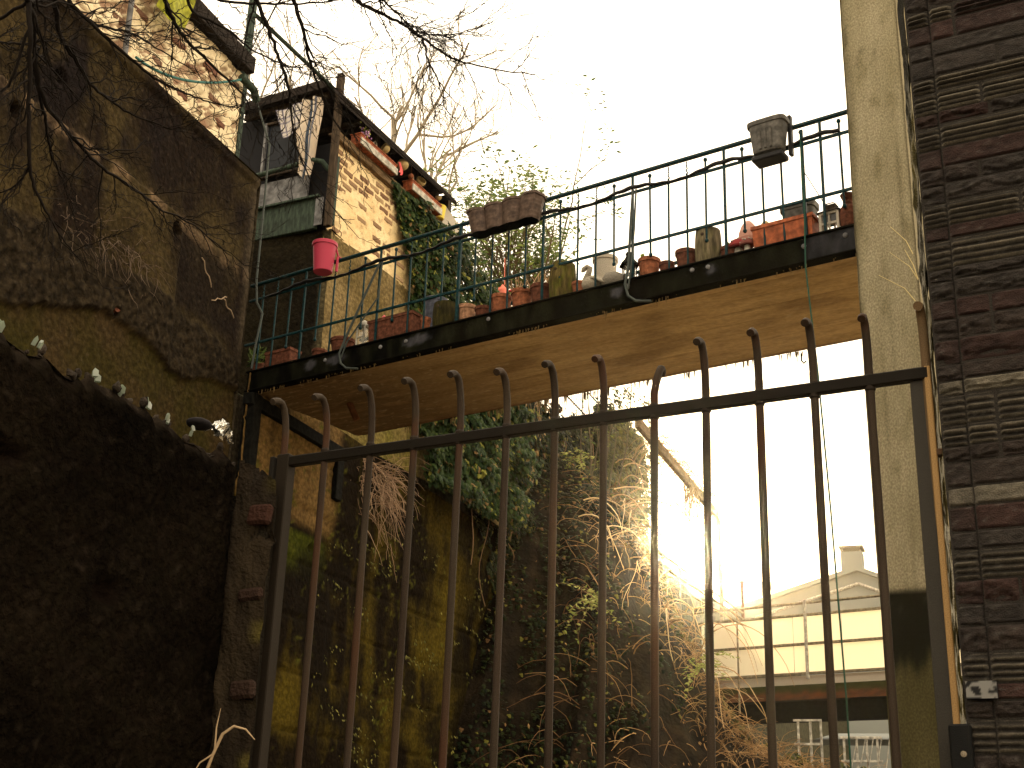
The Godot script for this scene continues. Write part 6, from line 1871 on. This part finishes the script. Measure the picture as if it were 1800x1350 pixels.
func twiglet(b: MB, p: Vector3, d: Vector3, l: float, r: float, depth: int):
	# a zigzag twig: it kinks at every bud, and some buds carry a spur
	var n := 6
	var pts := [p]
	var rad := [r]
	var side := d.cross(rv(1.0)).normalized()
	var dirs := [d]
	for i in n:
		var k := (0.30 if i % 2 else -0.30) * rng.randf_range(0.5, 1.4)
		var e := (d + side * k + rv(0.12) + UP * 0.03).normalized()
		d = (d + rv(0.14)).normalized()
		p += e * l / n * rng.randf_range(0.7, 1.3)
		pts.append(p); dirs.append(e)
		rad.append(lerpf(r, 0.0012, (i + 1.0) / n))
	b.tube(pts, rad, 4 if r > 0.003 else 3, false)
	if depth == 0: return
	for i in range(1, n + 1):
		if rng.randf() > 0.54: continue
		var sg := 1.0 if i % 2 else -1.0
		twiglet(b, pts[i], (dirs[i] + side * sg * 0.9 + rv(0.35)).normalized(), l * rng.randf_range(0.25, 0.55), rad[i] * 0.8, depth - 1)

func small_things():
	# glass set into the top of the dark wall
	var sh := [[-2.95, 0.05, "first pale glass shard at the left picture edge on the rubble wall top"], [-3.11, 0.035, "low glass shard second from the left on the rubble wall top"], [-3.42, 0.05, "greenish square glass shard third from the left on the rubble wall top"], [-3.58, 0.055, "upright glass shard fourth from the left on the rubble wall top"], [-3.72, 0.055, "narrow bright glass shard fifth from the left on the rubble wall top"], [-3.86, 0.03, "flat pale shard sixth from the left on the rubble wall top"], [-4.02, 0.03, "small glass shard nearest the crumpled foil on the rubble wall top"]]
	for q in sh:
		var b := MB.new()
		var c := Vector3(-2.885, 3.015, q[0])
		var s: float = q[1] * 0.62
		for k in 2:
			var bs := Basis.from_euler(Vector3(rng.randf_range(-0.5, 0.5), rng.randf_range(0.6, 2.2), rng.randf_range(-0.4, 0.4)))
			var h := s * rng.randf_range(0.5, 1.1)
			var o := c + Vector3(0, -0.01, 0) + rv(0.018)
			var p := [o + bs * Vector3(-0.35 * s, -0.012, 0), o + bs * Vector3(0.3 * s, -0.012, 0), o + bs * Vector3(0.36 * s, 0.5 * h, 0), o + bs * Vector3(-0.05 * s, h, 0), o + bs * Vector3(-0.3 * s, 0.4 * h, 0)]
			var zz := bs.z * 0.005
			b.raw([p[0] + zz, p[1] + zz, p[2] + zz, p[3] + zz, p[4] + zz], bs.z)
			b.raw([p[4] - zz, p[3] - zz, p[2] - zz, p[1] - zz, p[0] - zz], -bs.z)
			for i in 5: b.face([p[i] + zz, p[(i + 1) % 5] + zz, p[(i + 1) % 5] - zz, p[i] - zz], o + bs * Vector3(0, 0.3 * h, 0))
		solo("glass_shard", b, mk("shard_white", Color(0.18, 0.20, 0.17), 0.12, {"back": Color(0.7, 0.75, 0.68), "spec": 0.8}) if not M.has("shard_white") else M.shard_white, q[2], "glass shard", "glass shards set in the wall top")
	var b := MB.new()
	b.sheet(16, 12, func(u: float, v: float):
		var a := u * PI * 1.2 - 0.2
		var r := 0.042 + 0.016 * nc.get_noise_2d(u * 9.0, v * 9.0) + 0.012 * signf(nb.get_noise_2d(u * 6.0, v * 6.0 + 4.0))
		return [Vector3(-2.87 + r * sin(a) * 0.7, 3.035 + r * 0.8 * sin(v * PI) * 0.9 + 0.02 * sin(a * 2.0), -4.19 - 0.11 * (v - 0.5) + r * cos(a) * 0.5), Color.WHITE])
	for i in b.v.size(): b.v[i] += rv(0.006)
	solo("crumpled_foil", b, M.foil, "crumpled shiny silver foil on the wall top near the gate", "foil")
	b = MB.new(); b.col = Color(0.012, 0.011, 0.012)
	b.ball(Vector3(-2.89, 3.05, -4.08), Vector3(0.05, 0.022, 0.06), 9, 6)
	solo("black_rag", b, M.plain_vc, "black rag tucked beside the crumpled foil on the wall top", "rag")
	# dry roots hanging over the ledge of the tall wall
	b = MB.new()
	for k in 210:
		b.col = Color(0.09, 0.062, 0.045).lerp(Color(0.19, 0.14, 0.105), rng.randf())
		var z := -7.5 - 1.35 * rng.randf()
		var y := 6.38 - 0.18 * absf(z + 8.3) + rng.randfn() * 0.10
		twigs(b, Vector3(-6.90, y, z), Vector3(0.25, rng.randf_range(-0.8, 0.6), rng.randf_range(-1, 1)), rng.randf_range(0.10, 0.40), 0.0035, Vector3(-0.1, -1.1, 0), 7, 0.34, 3)
	solo("dry_roots", b, M.twig, "tuft of dry roots hanging on the middle of the tall retaining wall", "roots", "", "stuff")
	b = MB.new()
	b.tube([Vector3(-6.93, 5.80, -8.30), Vector3(-6.86, 5.80, -8.30)], 0.045, 12)
	solo("clay_pipe", b, M.terracotta_dark, "end of a clay drain pipe in the tall retaining wall under the dry roots", "pipe")
	b = MB.new()
	for k in 210:
		b.col = Color(0.24, 0.15, 0.10).lerp(Color(0.40, 0.28, 0.18), rng.randf())
		twigs(b, Vector3(-6.90, 5.85 - rng.randf() * rng.randf() * 0.9, -13.0 - rng.randf() * 1.0), Vector3(0.4, rng.randf_range(-1, 0.5), rng.randf_range(-1, 1)), rng.randf_range(0.2, 0.7), 0.005, Vector3(0, -1.0, 0), 7, 0.32, 3)
	solo("dry_vine_tuft", b, M.twig, "matted dry vine stems on the retaining wall directly under the footbridge", "vine", "", "stuff")
	# pale root on the end pier
	b = MB.new(); b.col = Color(0.42, 0.30, 0.18)
	b.tube([Vector3(-2.84, 1.70, -4.30), Vector3(-2.80, 1.80, -4.29), Vector3(-2.76, 1.875, -4.28), Vector3(-2.72, 1.905, -4.29), Vector3(-2.68, 1.895, -4.31), Vector3(-2.655, 1.86, -4.34)], [0.007, 0.006, 0.006, 0.005, 0.004, 0.002], 6)
	b.tube([Vector3(-2.79, 1.82, -4.285), Vector3(-2.79, 1.90, -4.28), Vector3(-2.78, 1.97, -4.28)], [0.004, 0.003, 0.001], 5)
	b.tube([Vector3(-2.80, 1.80, -4.285), Vector3(-2.84, 1.77, -4.27), Vector3(-2.86, 1.71, -4.25)], [0.004, 0.003, 0.001], 5)
	b.tube([Vector3(-2.92, 1.755, -4.2), Vector3(-2.87, 1.74, -4.25), Vector3(-2.82, 1.735, -4.29), Vector3(-2.78, 1.72, -4.30)], [0.001, 0.003, 0.003, 0.002], 5)
	solo("pale_root", b, M.twig, "pale forked root sticking out of the wall end beside the gate post", "root")
	# torn plate on the brick corner
	b = MB.new()
	b.sheet(20, 8, func(u: float, v: float):
		var torn := ss(0.0, 0.2, nb.get_noise_2d(u * 1.6, v * 1.6 + 2.0) + 0.5 * (0.5 - absf(v - 0.45)) - 0.25 * absf(u - 0.4))
		return [gp(lerpf(0.040, 0.126, u), lerpf(1.955, 2.005, v), -0.106), mix3(Color(0.16, 0.155, 0.145), Color(0.012, 0.012, 0.012), torn)])
	b.col = Color(0.02, 0.02, 0.02)
	b.box(gp(0.083, 1.98, -0.097), Vector3(0.086, 0.05, 0.014), Basis(GU, UP, -GN), 0.002)
	solo("torn_plate", b, M.plain_vc, "small black and white torn plate on the brick corner near the lock", "plate")
